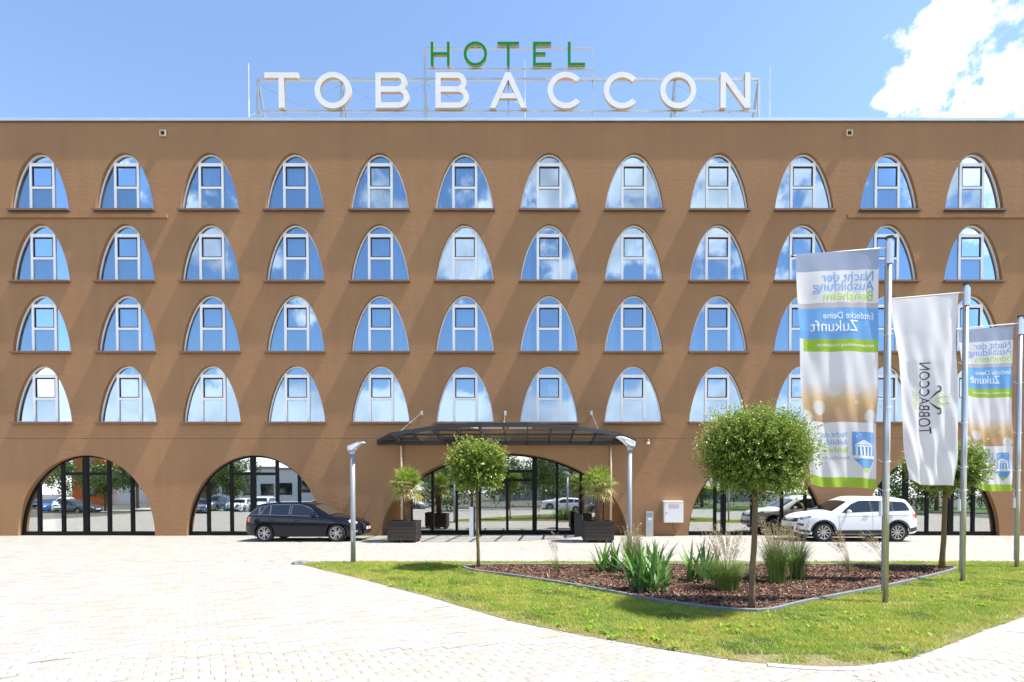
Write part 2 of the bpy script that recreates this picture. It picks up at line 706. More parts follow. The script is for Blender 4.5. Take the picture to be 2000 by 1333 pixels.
def fill_holes(outline, holes, f3):
    """triangulated 2D region with holes -> (verts, faces) through f3(u, v)"""
    bm = bmesh.new()
    es = []
    for lp in [outline] + holes:
        vs_ = [bm.verts.new((p[0], p[1], 0)) for p in lp]
        for k in range(len(vs_)):
            es.append(bm.edges.new((vs_[k], vs_[(k + 1) % len(vs_)])))
    bmesh.ops.triangle_fill(bm, use_beauty=True, use_dissolve=False, edges=es)
    bm.verts.index_update()
    V = [f3(v.co.x, v.co.y) for v in bm.verts]
    F = [tuple(v.index for v in f.verts) for f in bm.faces]
    bm.free()
    return V, F
# ------------------------------------------------------------------ setting: ground, paving, lawn, bed
WY = 22.154          # facade plane
LAWN = [(-6.01, 13.78), (-5.53, 13.31), (-3.66, 11.45), (-1.75, 9.42), (-0.26, 7.68), (0.76, 6.87), (1.60, 6.30), (2.33, 5.86),
        (3.02, 5.69), (3.53, 5.71), (4.26, 5.97), (5.17, 6.55), (6.19, 7.23), (7.32, 7.93), (9.6, 9.4), (17.5, 14.45), (17.5, 14.9),
        (12.96, 14.07), (6.25, 14.07), (-0.47, 14.07), (-4.50, 14.07), (-5.7, 13.98)]
BED = smooth_poly([(-1.60, 12.85), (-1.23, 12.23), (-0.39, 11.58), (0.66, 10.58), (1.52, 9.65), (2.23, 8.82), (2.91, 8.33), (3.39, 8.16),
                   (3.75, 8.26), (4.39, 8.74), (5.59, 9.51), (7.19, 10.53), (9.94, 12.52), (9.75, 12.95), (8.34, 13.13), (5.91, 13.31),
                   (2.08, 13.22), (-0.44, 13.20), (-1.45, 13.08)], 3)


def sheet(name, pts, z, m, parent=None):
    mb = MB()
    V, F = fill_holes(pts, [], lambda x, y: (x, y, z))
    mb.v, mb.f, mb.m = V, F, [0] * len(F)
    return mb.build(name, m, parent)


g = MB()
prof = [(-320, -0.43), (-14, -0.43), (-2.2, -0.08), (320, -0.06)]
for (a, b) in zip(prof[:-1], prof[1:]):
    g.quad((-320, a[0], a[1]), (320, a[0], a[1]), (320, b[0], b[1]), (-320, b[0], b[1]))
structure(g.build('ground', 'ground_base', merge=True))
g = MB()
g.quad((-90, -5.0, -0.10), (90, -5.0, -0.10), (90, -2.3, -0.01), (-90, -2.3, -0.01))
structure(g.build('verge', 'far_turf'))
g = MB()
g.quad((-120, -9.6, -0.26), (120, -9.6, -0.26), (120, -5.1, -0.11), (-120, -5.1, -0.11))
structure(g.build('road', 'asphalt'))
g = MB()
g.quad((-120, -17.0, -0.38), (10, -17.0, -0.38), (10, -9.7, -0.27), (-120, -9.7, -0.27))
structure(g.build('parking_area', 'kerb_stone'))
g = MB()
g.quad((10.1, -40.0, -0.38), (120, -40.0, -0.38), (120, -9.7, -0.27), (10.1, -9.7, -0.27))
structure(g.build('park_lawn', 'far_turf'))

g = MB()
g.quad((-32, -2.3, -0.012), (32, -2.3, -0.012), (32, WY + 0.4, -0.012), (-32, WY + 0.4, -0.012))
pavement = structure(g.build('pavement', 'joint'))

PL, PW, JT = 0.24, 0.12, 0.004
PALE = np.array([0.352, 0.338, 0.310])
SAND = np.array([0.355, 0.322, 0.265])
GREYP = np.array([0.355, 0.345, 0.325])


def edge_dist(P, poly):
    d = np.full(len(P), 1e9)
    for i in range(len(poly)):
        a = np.array(poly[i])
        b = np.array(poly[(i + 1) % len(poly)])
        ab = b - a
        t = np.clip(((P - a) @ ab) / (ab @ ab), 0, 1)
        d = np.minimum(d, np.linalg.norm(P - (a + t[:, None] * ab), axis=1))
    return d


def in_zone(P):
    x, y = P[:, 0], P[:, 1]
    zc = (x > 3.05 + (5.69 - y) * 0.55) & (y < 13.0)
    zb = (y > 14.1) & (x > -9.5)
    z = np.zeros(len(P), int)
    z[zb] = 1
    z[zc] = 2
    return z


ANG = (R(32), R(90), R(-20))
all_c, all_a, all_col = [], [], []
for zi in range(3):
    a = ANG[zi]
    nu, nv = int(90 / PL), int(90 / PW)
    u = (np.arange(nu) - nu // 2) * PL
    v = (np.arange(nv) - nv // 2) * PW
    U, Vv = np.meshgrid(u, v)
    shift = (np.arange(nv) % 2)[:, None] * PL / 2 + rng.uniform(-0.02, 0.02, (nv, 1))
    U = U + shift
    P = np.stack([U.ravel(), Vv.ravel()], 1)
    ca, sa = math.cos(a), math.sin(a)
    Q = np.stack([P[:, 0] * ca - P[:, 1] * sa, P[:, 0] * sa + P[:, 1] * ca + 10.0], 1)
    ok = (np.abs(Q[:, 0]) < 31) & (Q[:, 1] > -2.1) & (Q[:, 1] < WY + 0.30)
    Q = Q[ok]
    mz = in_zone(Q) == zi
    if zi == 0:
        for dx_, dy_ in ((.14, 0), (-.14, 0), (0, .14), (0, -.14)):
            mz |= in_zone(Q + np.array([dx_, dy_])) == 0
    Q = Q[mz]
    Q = Q[~(in_poly(Q, LAWN) & (edge_dist(Q, LAWN) > 0.14))]
    all_c.append(Q)
    all_a.append(np.full(len(Q), a))
Q = np.concatenate(all_c)
A = np.concatenate(all_a)
n = len(Q)
t = rng.random(n)
# patches of the same delivery share a tone
patch = np.sin(Q[:, 0] * 0.9 + 1.3) * np.cos(Q[:, 1] * 0.7) * 0.15
t2 = np.clip(t + patch, 0, 1)
col = np.where((t2 > 0.70)[:, None], SAND, np.where((t2 < 0.25)[:, None], GREYP, PALE)) * rng.uniform(0.93, 1.07, (n, 1))
# the 300 largest in view lie nearest to the lens
px = 1035 + 1050 * Q[:, 0] / np.maximum(Q[:, 1], 0.1)
vis = (Q[:, 1] > 5.35) & (px > 10) & (px < 1990)
order = np.argsort(np.where(vis, Q[:, 1] + 0.12 * np.abs(Q[:, 0]), 1e9))
near = order[:300]
far = np.ones(n, bool)
far[near] = False
hl, hw = PL / 2 - JT / 2, PW / 2 - JT / 2
corn = np.array([(-hl, -hw), (hl, -hw), (hl, hw), (-hl, hw)])
Qf, Af, Cf = Q[far], A[far], col[far]
ca, sa = np.cos(Af)[:, None], np.sin(Af)[:, None]
X = Qf[:, 0:1] + corn[None, :, 0] * ca - corn[None, :, 1] * sa
Y = Qf[:, 1:2] + corn[None, :, 0] * sa + corn[None, :, 1] * ca
Z = np.repeat(rng.normal(0, 0.0009, (len(Qf), 1)) + 0.003 * (Af[:, None] != ANG[0]), 4, 1) + rng.normal(0, 0.0004, (len(Qf), 4))
Vt = np.stack([X, Y, Z], 2).reshape(-1, 3)
F = np.arange(len(Vt)).reshape(-1, 4)
stuff(link('pavers', np_mesh('pavers', Vt, F, 'paver', np.repeat(Cf, 4, 0)), pavement))
pv_meshes = []
for k in range(12):
    c0 = (SAND, PALE, PALE, GREYP, PALE, SAND)[k % 6] * random.uniform(0.93, 1.07)
    b = 0.004
    vs_ = []
    for (dz, ins) in ((-0.012, 0.0), (-0.003, 0.0), (0.0, b)):
        vs_ += [(-hl + ins, -hw + ins, dz), (hl - ins, -hw + ins, dz), (hl - ins, hw - ins, dz), (-hl + ins, hw - ins, dz)]
    fs = []
    for lv in (0, 4):
        for j in range(4):
            fs.append((lv + j, lv + (j + 1) % 4, lv + 4 + (j + 1) % 4, lv + 4 + j))
    fs.append((8, 9, 10, 11))
    pv_meshes.append(np_mesh('paver', vs_, fs, 'paver', np.tile(c0, (12, 1))))
for i in near:
    o = link('paver', pv_meshes[random.randrange(12)], pavement, (Q[i, 0], Q[i, 1], random.gauss(0, 0.0008) + 0.003 * (A[i] != ANG[0])))
    o.rotation_euler = (0, 0, A[i])

# lawn
lawn = structure(sheet('lawn', LAWN, 0.005, 'soil'))


def scatter(poly, n, holes=()):
    P0 = np.array(poly)
    lo, hi = P0.min(0), P0.max(0)
    out = []
    got = 0
    while got < n:
        P = rng.uniform(lo, hi, (n, 2))
        m = in_poly(P, poly)
        for h in holes:
            m &= ~in_poly(P, h)
        out.append(P[m])
        got += m.sum()
    return np.concatenate(out)[:n]


def vnoise(P, s, seed=0.0):
    """cheap smooth noise for numpy points"""
    x, y = P[:, 0] * s + seed * 3.7, P[:, 1] * s + seed * 1.9
    return (np.sin(x * 1.7 + np.sin(y * 1.3 + seed)) + np.sin(y * 2.1 + np.sin(x * 1.1 + 2 * seed)) + 0.6 * np.sin(3.3 * x + 2.7 * y + np.sin(2.2 * x))) / 2.6


P = scatter(LAWN, 480000, (BED,))
P = P[rng.random(len(P)) < np.clip(1.25 - 0.055 * (P[:, 1] - 5.5), 0.35, 1)]
ed = edge_dist(P, LAWN)
nn = vnoise(P, 1.3, 1) * 0.5 + vnoise(P, 4.3, 2) * 0.45 + vnoise(P, 11.0, 6) * 0.45
# bare patches: thin along the near kerb and round the flagpole feet
bare = (ed < 0.10 + 0.12 * (vnoise(P, 2.2, 5) > 0.1)) & (rng.random(len(P)) < 0.55)
tipb = (np.hypot(P[:, 0] - 3.0, P[:, 1] - 5.78) < 0.75) & (P[:, 1] < 6.1) & (vnoise(P, 5, 3) > -0.35)
for (fx, fy) in ((5.93, 8.94), (8.88, 11.0)):
    tipb |= (((P[:, 0] - fx - 0.2) / 0.42) ** 2 + ((P[:, 1] - fy + 0.03) / 0.20) ** 2 < 1) & (rng.random(len(P)) < 0.8)
keep = ~(bare | (tipb & (rng.random(len(P)) < 0.86))) & (nn > -0.95)
P = P[keep]
nn = nn[keep]
ed = ed[keep]
n = len(P)
hgt = rng.uniform(0.018, 0.045, n) * (1 + 0.35 * vnoise(P, 2.4, 7) + 0.4 * vnoise(P, 9.0, 8)) * np.where(rng.random(n) < 0.05, 1.7, 1)
wid = rng.uniform(0.006, 0.012, n)
az = rng.uniform(0, 2 * np.pi, n)
lean = rng.uniform(0.3, 1.7, n) * hgt
la = rng.uniform(0, 2 * np.pi, n)
b0 = np.stack([P[:, 0] - np.cos(az) * wid / 2, P[:, 1] - np.sin(az) * wid / 2, np.full(n, 0.010)], 1)
b1 = np.stack([P[:, 0] + np.cos(az) * wid / 2, P[:, 1] + np.sin(az) * wid / 2, np.full(n, 0.010)], 1)
tp = np.stack([P[:, 0] + np.cos(la) * lean, P[:, 1] + np.sin(la) * lean, 0.012 + hgt], 1)
Vt = np.stack([b0, b1, tp], 1).reshape(-1, 3)
lush = np.array([0.185, 0.36, 0.022])
yel = np.array([0.50, 0.50, 0.08])
dry = np.array([0.56, 0.46, 0.20])
deep = np.array([0.11, 0.21, 0.03])
w = np.clip(0.5 + 0.6 * nn + rng.normal(0, 0.2, n), 0, 1)[:, None]
cg = lush * w + yel * (1 - w)
dm = vnoise(P, 2.0, 11)
cg = np.where(((dm > 0.55) & (rng.random(n) < 0.6))[:, None], deep, cg)
cg = np.where((rng.random(n) < 0.10 + 0.16 * (ed < 0.3))[:, None], dry, cg)
cg *= rng.uniform(0.8, 1.2, (n, 1))
stuff(link('grass', np_mesh('grass', Vt, np.arange(3 * n).reshape(-1, 3), 'grass', np.repeat(cg, 3, 0))),
      'short sunlit grass of the lawn in front of the hotel', 'grass')
# taller weeds and clover rosettes in the lawn
Pw = scatter(LAWN, 700, (BED,))
Pw = Pw[(vnoise(Pw, 1.1, 4) > 0.1)]
Vt, Fw, Cw = [], [], []
for (x, y) in Pw:
    k = random.randint(5, 9)
    for j in range(k):
        a = random.uniform(0, 6.28)
        l = random.uniform(0.05, 0.11)
        wd = random.uniform(0.012, 0.022)
        zt = random.uniform(0.03, 0.07)
        ca, sa = math.cos(a), math.sin(a)
        i0 = len(Vt)
        Vt += [(x, y, 0.015), (x + ca * l * .55 - sa * wd, y + sa * l * .55 + ca * wd, zt), (x + ca * l, y + sa * l, zt * 0.8), (x + ca * l * .55 + sa * wd, y + sa * l * .55 - ca * wd, zt)]
        Fw.append((i0, i0 + 1, i0 + 2, i0 + 3))
        c0 = np.array([0.24, 0.40, 0.03]) * random.uniform(0.7, 1.25)
        Cw += [c0] * 4
stuff(link('lawn_weeds', np_mesh('lawn_weeds', Vt, Fw, 'grass', np.array(Cw))), 'broad-leaved weeds and clover growing among the lawn grass', 'weeds')

# pale kerb stones along the near right edge of the lawn
kerb_line = smooth_poly([(2.55, 5.74), (3.02, 5.62), (3.53, 5.63), (4.30, 5.89), (5.22, 6.47), (6.24, 7.15), (7.37, 7.85), (9.65, 9.32), (13.5, 11.8)], 6, closed=False)
kerb = thing('kerb_edging', 'pale concrete kerb strip between the lawn and the paving at right', 'kerb', (0, 0, 0))


def strip_pieces(line, width, z0, z1, parent, name, matname, gap=0.004, piece=1.0, closed=False):
    pts = [Vector((p[0], p[1], 0)) for p in line]
    if closed:
        pts.append(pts[0].copy())
    # resample
    seg = [0.0]
    for a, b in zip(pts[:-1], pts[1:]):
        seg.append(seg[-1] + (b - a).length)
    total_l = seg[-1]

    def at(s):
        s = min(max(s, 0), total_l)
        for k in range(len(seg) - 1):
            if s <= seg[k + 1]:
                break
        f = (s - seg[k]) / max(1e-9, seg[k + 1] - seg[k])
        return pts[k].lerp(pts[k + 1], f), (pts[k + 1] - pts[k]).normalized()
    s = 0.0
    while s < total_l - 0.02:
        e = min(s + piece, total_l)
        mb = MB()
        m_ = 4
        rows = []
        for j in range(m_ + 1):
            p, d = at(s + gap / 2 + (e - s - gap) * j / m_)
            nv = Vector((-d.y, d.x, 0)) * width / 2
            rows.append([(p.x - nv.x, p.y - nv.y, z0), (p.x - nv.x, p.y - nv.y, z1 - 0.006), (p.x - nv.x * 0.8, p.y - nv.y * 0.8, z1),
                         (p.x + nv.x * 0.8, p.y + nv.y * 0.8, z1), (p.x + nv.x, p.y + nv.y, z1 - 0.006), (p.x + nv.x, p.y + nv.y, z0)])
        for a, b in zip(rows[:-1], rows[1:]):
            for q in range(5):
                mb.quad(a[q], a[q + 1], b[q + 1], b[q])
        mb.poly(rows[0])
        mb.poly(rows[-1][::-1])
        mb.build(name, matname, parent, merge=True)
        s = e


strip_pieces(kerb_line, 0.09, -0.01, 0.016, kerb, 'kerb_stone', 'kerb_stone')

# planting bed
bed = structure(sheet('planting_bed', BED, 0.030, 'mulch_base'))
edg = thing('bed_edging', 'grey concrete edging round the bark mulch bed', 'edging', (0, 0, 0))
strip_pieces(BED, 0.06, 0.0, 0.075, edg, 'edging_stone', 'edging', piece=1.0, closed=True)
P = scatter(BED, 42000)
n = len(P)
L_ = rng.uniform(0.012, 0.038, n)
W_ = rng.uniform(0.005, 0.014, n)
az = rng.uniform(0, 2 * np.pi, n)
tl = rng.normal(0, 0.35, n)
rl = rng.normal(0, 0.4, n)
z0 = 0.033 + rng.uniform(0, 0.03, n)
du = np.stack([np.cos(az) * np.cos(tl), np.sin(az) * np.cos(tl), np.sin(tl)], 1) * L_[:, None]
dv = np.stack([-np.sin(az) * np.cos(rl), np.cos(az) * np.cos(rl), np.sin(rl)], 1) * W_[:, None]
c0 = np.stack([P[:, 0], P[:, 1], z0], 1)
Vt = np.stack([c0 - du - dv, c0 + du - dv * 0.6, c0 + du * 1.05 + dv * 0.7, c0 - du * 0.9 + dv], 1).reshape(-1, 3)
pal = np.array([(0.12, 0.055, 0.030), (0.20, 0.095, 0.055), (0.05, 0.024, 0.016), (0.30, 0.18, 0.12), (0.13, 0.065, 0.04), (0.42, 0.31, 0.23)])
ci = rng.choice(6, n, p=(0.27, 0.24, 0.24, 0.09, 0.13, 0.03))
stuff(link('bark_mulch', np_mesh('bark_mulch', Vt, np.arange(4 * n).reshape(-1, 4), 'mulch_chip', np.repeat(pal[ci] * rng.uniform(0.75, 1.25, (n, 1)), 4, 0))),
      'reddish brown bark mulch filling the planting bed', 'mulch')

# ------------------------------------------------------------------ hotel building
hotel = thing('hotel_building', 'brown rendered four-storey hotel with rows of pointed arch windows', 'building', (0, WY, 0))
# local coordinates: x as the world, y = depth behind the facade, z up


def arch(w, H, p=1.5, n=18):
    """outline from left foot over the apex to the right foot"""
    out = []
    for k in range(2 * n + 1):
        a = math.pi * k / (2 * n)
        x = -w * math.cos(a)
        z = H * max(0.0, math.sin(a)) ** (2.0 / p)
        out.append((x, z))
    return out


COLS = [-2.676 + 3.47 * (k - 5) for k in range(-1, 13)]
ROWS = [13.30, 10.42, 7.54, 4.66]
WW, WH, REV = 1.195, 2.34, 0.14
ARCHES = [(-18.30, 2.83, 3.32), (-11.36, 2.81, 3.32), (-1.056, 5.07, 3.43), (9.35, 2.81, 3.32), (16.55, 2.83, 3.32)]
XL, XR, ZJ, ZT = -32.0, 32.0, 4.005, 16.86


def wall_part(outline, holes, rev, m, close_last=None):
    mb = MB()
    V, F = fill_holes(outline, holes, lambda x, z: (x, 0.0, z))
    mb.v, mb.f, mb.m = list(V), list(F), [0] * len(F)
    for (lp, depth, cl) in rev:
        nn_ = len(lp)
        for k in range(nn_ if cl else nn_ - 1):
            a, b = lp[k], lp[(k + 1) % nn_]
            mb.quad((a[0], 0, a[1]), (b[0], 0, b[1]), (b[0], depth, b[1]), (a[0], depth, a[1]))
    return mb


holes = []
for zx in ROWS:
    for cx in COLS:
        holes.append([(cx + x, zx + z) for (x, z) in arch(WW, WH, 1.5, 14)])
rev = [(h, 0.36, True) for h in holes]
outl = [(XL, ZJ + 0.012), (XR, ZJ + 0.012), (XR, ZT), (XL, ZT)]
rev.append((outl, 0.36, True))
wall_part(outl, holes, rev, 'stucco').build('wall', 'stucco', hotel, merge=True)
lo = [(XR, 0.0), (XR, ZJ), (XL, ZJ), (XL, 0.0)]
outl2 = list(lo)
rv = [(lo, 0.36, False)]
for (cx, w, H) in ARCHES:
    ar = [(cx + x, z) for (x, z) in arch(w, H, 2.0, 24)]
    outl2 += ar
    rv.append((ar, 1.0 if w > 4 else 0.36, False))
w2 = wall_part(outl2, [], rv, 'stucco').build('wall', 'stucco', hotel, merge=True)
w2['label'] = 'ground-floor render with five arched openings'
# building shell behind the facade
mb = MB()
mb.box(XL + 0.02, XR - 0.02, 0.30, 15.7, ZT - 0.62, ZT - 0.10)
mb.build('roof', 'roof_grey', hotel)
mb = MB()
mb.quad((XL, 0.36, 0), (XL, 16, 0), (XL, 16, ZT), (XL, 0.36, ZT))
mb.quad((XR, 0.36, 0), (XR, 0.36, ZT), (XR, 16, ZT), (XR, 16, 0))
mb.quad((XL, 16, 0), (XR, 16, 0), (XR, 16, ZT), (XL, 16, ZT))
mb.quad((XL, 0.36, ZT), (XR, 0.36, ZT), (XR, 0.36, ZT - 0.62), (XL, 0.36, ZT - 0.62))
mb.build('rear_wall', 'stucco', hotel)
mb = MB()
mb.quad((XL + 0.1, 3.6, 4.2), (XR - 0.1, 3.6, 4.2), (XR - 0.1, 3.6, 16.2), (XL + 0.1, 3.6, 16.2))
mb.build('inner_wall', 'interior_light', hotel)
mb = MB()
mb.box(XL + 0.1, XR - 0.1, 0.01, 0.05, ZJ - 0.02, ZJ + 0.03)
mb.build('joint_backing', 'gasket', hotel)
for zz in (4.22, 7.18, 10.06, 12.94):
    mb = MB()
    mb.box(XL + 0.1, XR - 0.1, 0.36, 3.59, zz - 0.14, zz + 0.14)
    mb.build('floor_slab', 'interior', hotel)
for k in range(-1, 14):
    xx = -2.676 + 3.47 * (k - 5.5)
    mb = MB()
    mb.box(xx - 0.08, xx + 0.08, 0.37, 3.58, 4.37, 16.1)
    mb.build('room_partition', 'interior', hotel)
# ground-floor rooms
mb = MB()
mb.quad((XL + 0.1, 7.0, 0.01), (XR - 0.1, 7.0, 0.01), (XR - 0.1, 7.0, 4.0), (XL + 0.1, 7.0, 4.0))
mb.build('inner_wall', 'interior', hotel)
mb = MB()
mb.quad((XL + 0.1, 0.36, 0.006), (XR - 0.1, 0.36, 0.006), (XR - 0.1, 7.0, 0.006), (XL + 0.1, 7.0, 0.006))
mb.build('room_floor', 'lobby_floor', hotel)

# parapet cap in lengths
step = 3.2
x = XL
while x < XR - 0.1:
    mb = MB()
    e = min(x + step, XR)
    mb.box(x + 0.003, e - 0.003, -0.095, 0.42, ZT + 0.012, ZT + 0.125)
    mb.build('parapet_cap', 'cap_metal', hotel)
    x = e
mb = MB()
mb.box(XL, XR, -0.03, 0.40, ZT + 0.0008, ZT + 0.011)
mb.build('parapet_flashing', 'gasket', hotel)

# --- guest room windows
FD = 0.055


def inset_arch(w, H, d, n=14):
    return arch(w - d, H - d * 1.1, 1.5, n)


frame = MB()
o_ = inset_arch(WW, WH, 0.002)
i_ = inset_arch(WW, WH, 0.050)
zb = 0.07
f0, f1 = REV, REV + FD
for k in range(len(o_) - 1):
    a, b, c, d = o_[k], o_[k + 1], i_[k + 1], i_[k]
    frame.quad((a[0], f0, a[1]), (b[0], f0, b[1]), (c[0], f0, c[1]), (d[0], f0, d[1]))
    frame.quad((d[0], f0, d[1]), (c[0], f0, c[1]), (c[0], f1, c[1]), (d[0], f1, d[1]))
frame.box(-WW + 0.004, WW - 0.004, f0 - 0.004, f1, 0.022, zb)
MX, MWD = 0.465, 0.10


def arch_z(x, w, H, p=1.5):
    c = min(1.0, abs(x) / w)
    return H * (1 - c * c) ** (1.0 / p)


ztop = arch_z(MX, WW - 0.050, WH - 0.055)
for s_ in (-1, 1):
    frame.box(s_ * MX - MWD / 2, s_ * MX + MWD / 2, f0 - 0.008, f1, zb - 0.002, ztop + 0.03)
frame.box(-MX + MWD / 2, MX - MWD / 2, f0 - 0.006, f1, 0.955, 1.045)
frame.box(-MX + MWD / 2, MX - MWD / 2, f0 - 0.010, f1, 1.865, 1.990)
frame.box(-0.22, 0.22, f0 - 0.016, f0 - 0.008, 1.935, 1.955)
frame_me = frame.mesh('window', 'pvc_white', merge=True)
sash = MB()
sx, sz0, sz1 = MX - MWD / 2 - 0.006, 1.050, 1.862
for (a, b, c, d) in ((-sx, sx, sz0, sz0 + 0.030), (-sx, sx, sz1 - 0.05, sz1), (-sx, -sx + 0.036, sz0 + 0.03, sz1 - 0.05), (sx - 0.036, sx, sz0 + 0.03, sz1 - 0.05)):
    sash.box(a, b, f0 + 0.004, f1 - 0.006, c, d)
sash_me = sash.mesh('sash', 'gasket')
gy = REV + 0.030


def pane_mesh(pts):
    mb = MB()
    mb.poly([(p[0], gy, p[1]) for p in pts])
    return mb.mesh('pane', 'window_glass')


ia = inset_arch(WW, WH, 0.040, 40)
left = [(p[0], max(p[1], 0.06)) for p in ia if p[0] < -MX - 0.03 and p[1] > 0.05]
left = [(left[0][0], 0.06)] + left + [(-MX - 0.03, arch_z(MX + 0.03, WW - .04, WH - .044)), (-MX - 0.03, 0.06)]
right = [(-p[0], p[1]) for p in left][::-1]
top = [(p[0], p[1]) for p in ia if abs(p[0]) < MX - 0.03]
top = [(-MX + 0.03, 1.98), (-MX + 0.03, arch_z(MX - .03, WW - .04, WH - .044))] + top + [(MX - 0.03, arch_z(MX - .03, WW - .04, WH - .044)), (MX - 0.03, 1.98)]
lowp = [(-MX + 0.04, 0.06), (-MX + 0.04, 0.96), (MX - 0.04, 0.96), (MX - 0.04, 0.06)]
upp = [(-sx + 0.03, sz0 + 0.02), (-sx + 0.03, sz1 - 0.04), (sx - 0.03, sz1 - 0.04), (sx - 0.03, sz0 + 0.02)]
pane_mes = [pane_mesh(q) for q in (left, right, top, lowp, upp)]
sill = MB()
sill.box(-WW - 0.055, WW + 0.055, -0.150, REV - 0.006, -0.030, 0.020)
sill.box(-WW - 0.055, WW + 0.055, -0.156, -0.1502, -0.055, 0.021)
sill_me = sill.mesh('sill', 'sill_metal')


def curtain_mesh(seed, x0, x1):
    r_ = random.Random(seed)
    nx = 90
    V, F = [], []
    ph = r_.uniform(0, 6)
    for i in range(nx + 1):
        x = x0 + (x1 - x0) * i / nx
        y = 0.29 + 0.050 * math.sin(x * 29 + ph + 1.5 * math.sin(x * 5 + ph)) + 0.02 * math.sin(x * 71 + 2 * ph)
        V += [(x, y, 0.0), (x, y + 0.01 * math.sin(9 * x), 2.42)]
    for i in range(nx):
        F.append((2 * i, 2 * i + 2, 2 * i + 3, 2 * i + 1))
    return np_mesh('curtain', V, F, 'curtain', smooth=True)


curt = [curtain_mesh(k, -1.35, 1.35) for k in range(4)]
curt_open = [curtain_mesh(9, -1.35, -0.75), curtain_mesh(10, 0.8, 1.35)]
NO_CURTAIN = {(0, 6), (0, 7), (0, 8), (1, 6), (2, 6), (2, 7), (3, 6), (3, 7), (1, 8), (2, 8)}
for ri, zx in enumerate(ROWS):
    for ci_, cx in enumerate(COLS, -1):
        w_ = link('window', frame_me, hotel, (cx, 0, zx))
        link('sash', sash_me, w_)
        link('sill', sill_me, w_)
        for pm in pane_mes:
            po = link('pane', pm, w_)
            po.rotation_euler = (random.gauss(0, 0.0012), 0, random.gauss(0, 0.0012))
        if (ri, ci_) in NO_CURTAIN:
            link('curtain', curt_open[0], w_)
            link('curtain', curt_open[1], w_)
        else:
            link('curtain', curt[(ri * 5 + ci_ * 3) % 4], w_)
# opened top-hung sash in one dark room is left ajar
# ledges, vents
for (a, b) in ((XL, -14.78), (12.95, XR)):
    mb = MB()
    mb.box(a, b, -0.085, -0.0005, 12.975, 13.125)
    mb.build('ledge', 'stucco', hotel)
for vx in (-14.91, 12.97):
    mb = MB()
    for (x0, x1, z0, z1) in ((-.12, .12, -.12, -.085), (-.12, .12, .085, .12), (-.12, -.085, -.085, .085), (.085, .12, -.085, .085)):
        mb.box(vx + x0, vx + x1, -0.10, 0.003, 16.38 + z0, 16.38 + z1)
    v_ = mb.build('overflow_spout', 'pipe_beige', hotel)
    mb = MB()
    mb.box(vx - 0.084, vx + 0.084, -0.03, -0.002, 16.296, 16.464)
    mb.build('spout_hole', 'gasket', v_)


# --- shopfronts in the ground-floor arches
def front(name, cx, w, H, depth, bars, transoms, zlow=0.17, xr=None, thick=()):
    """black metal frame with panes; bars: x of mullions; transoms: (x0, x1, z)"""
    x0, x1 = xr if xr else (cx - w + 0.001, cx + w - 0.001)
    mb = MB()
    f0, f1 = depth, depth + 0.10
    out = arch(w - 0.002, H - 0.002, 2.0, 30)
    inn = arch(w - 0.07, H - 0.07, 2.0, 30)
    for k in range(len(out) - 1):
        a, b, c, d = out[k], out[k + 1], inn[k + 1], inn[k]
        if cx + max(a[0], b[0]) < x0 or cx + min(a[0], b[0]) > x1:
            continue
        mb.quad(*[(cx + q[0], f0, q[1]) for q in (a, b, c, d)])
        mb.quad((cx + d[0], f0, d[1]), (cx + c[0], f0, c[1]), (cx + c[0], f1, c[1]), (cx + d[0], f1, d[1]))

    def az_(x):
        return H * math.sqrt(max(0, 1 - ((x - cx) / w) ** 2))
    mb.box(x0, x1, f0 - 0.02, f1, 0.004, zlow)
    for i, bx in enumerate(bars):
        hw_ = 0.10 if i in thick else 0.055
        mb.box(bx - hw_, bx + hw_, f0 - 0.012, f1, zlow - 0.001, max(zlow + .1, min(az_(bx - hw_), az_(bx + hw_)) - 0.01))
    for (a, b, z) in transoms:
        mb.box(a, b, f0 - 0.010, f1, z - 0.06, z + 0.06)
    if xr:
        for bx in xr:
            mb.box(bx - 0.05, bx + 0.05, f0 - 0.014, f1, 0.003, az_(bx) - 0.01)
    fr = mb.build(name, 'frame_black', hotel)
    edges = [x0 + 0.02] + sorted(bars) + [x1 - 0.02]
    for a, b in zip(edges[:-1], edges[1:]):
        cuts = [zlow - 0.02] + [z for (ta, tb, z) in transoms if ta - 0.1 <= a and tb + 0.1 >= b] + [99]
        for zl, zh in zip(cuts[:-1], cuts[1:]):
            pts = []
            m_ = 14
            for j in range(m_ + 1):
                x = a + (b - a) * j / m_
                pts.append((x, min(zh, az_(x) - 0.02)))
            pts = [p for p in pts if p[1] > zl + 0.02]
            if len(pts) < 2:
                continue
            poly = [(pts[0][0], zl)] + pts + [(pts[-1][0], zl)]
            pb = MB()
            pb.poly([(p[0], depth + 0.05, p[1]) for p in poly])
            po = pb.build('pane', 'shop_glass', fr)
            # the panes are never perfectly parallel
            mid = Vector((0.5 * (a + b), depth + 0.05, 0.5 * (zl + min(zh, H))))
            po.data.transform(Matrix.Translation(-mid))
            po.location = mid
            po.rotation_euler = (random.gauss(0, 0.0025), 0, random.gauss(0, 0.0025))
    return fr


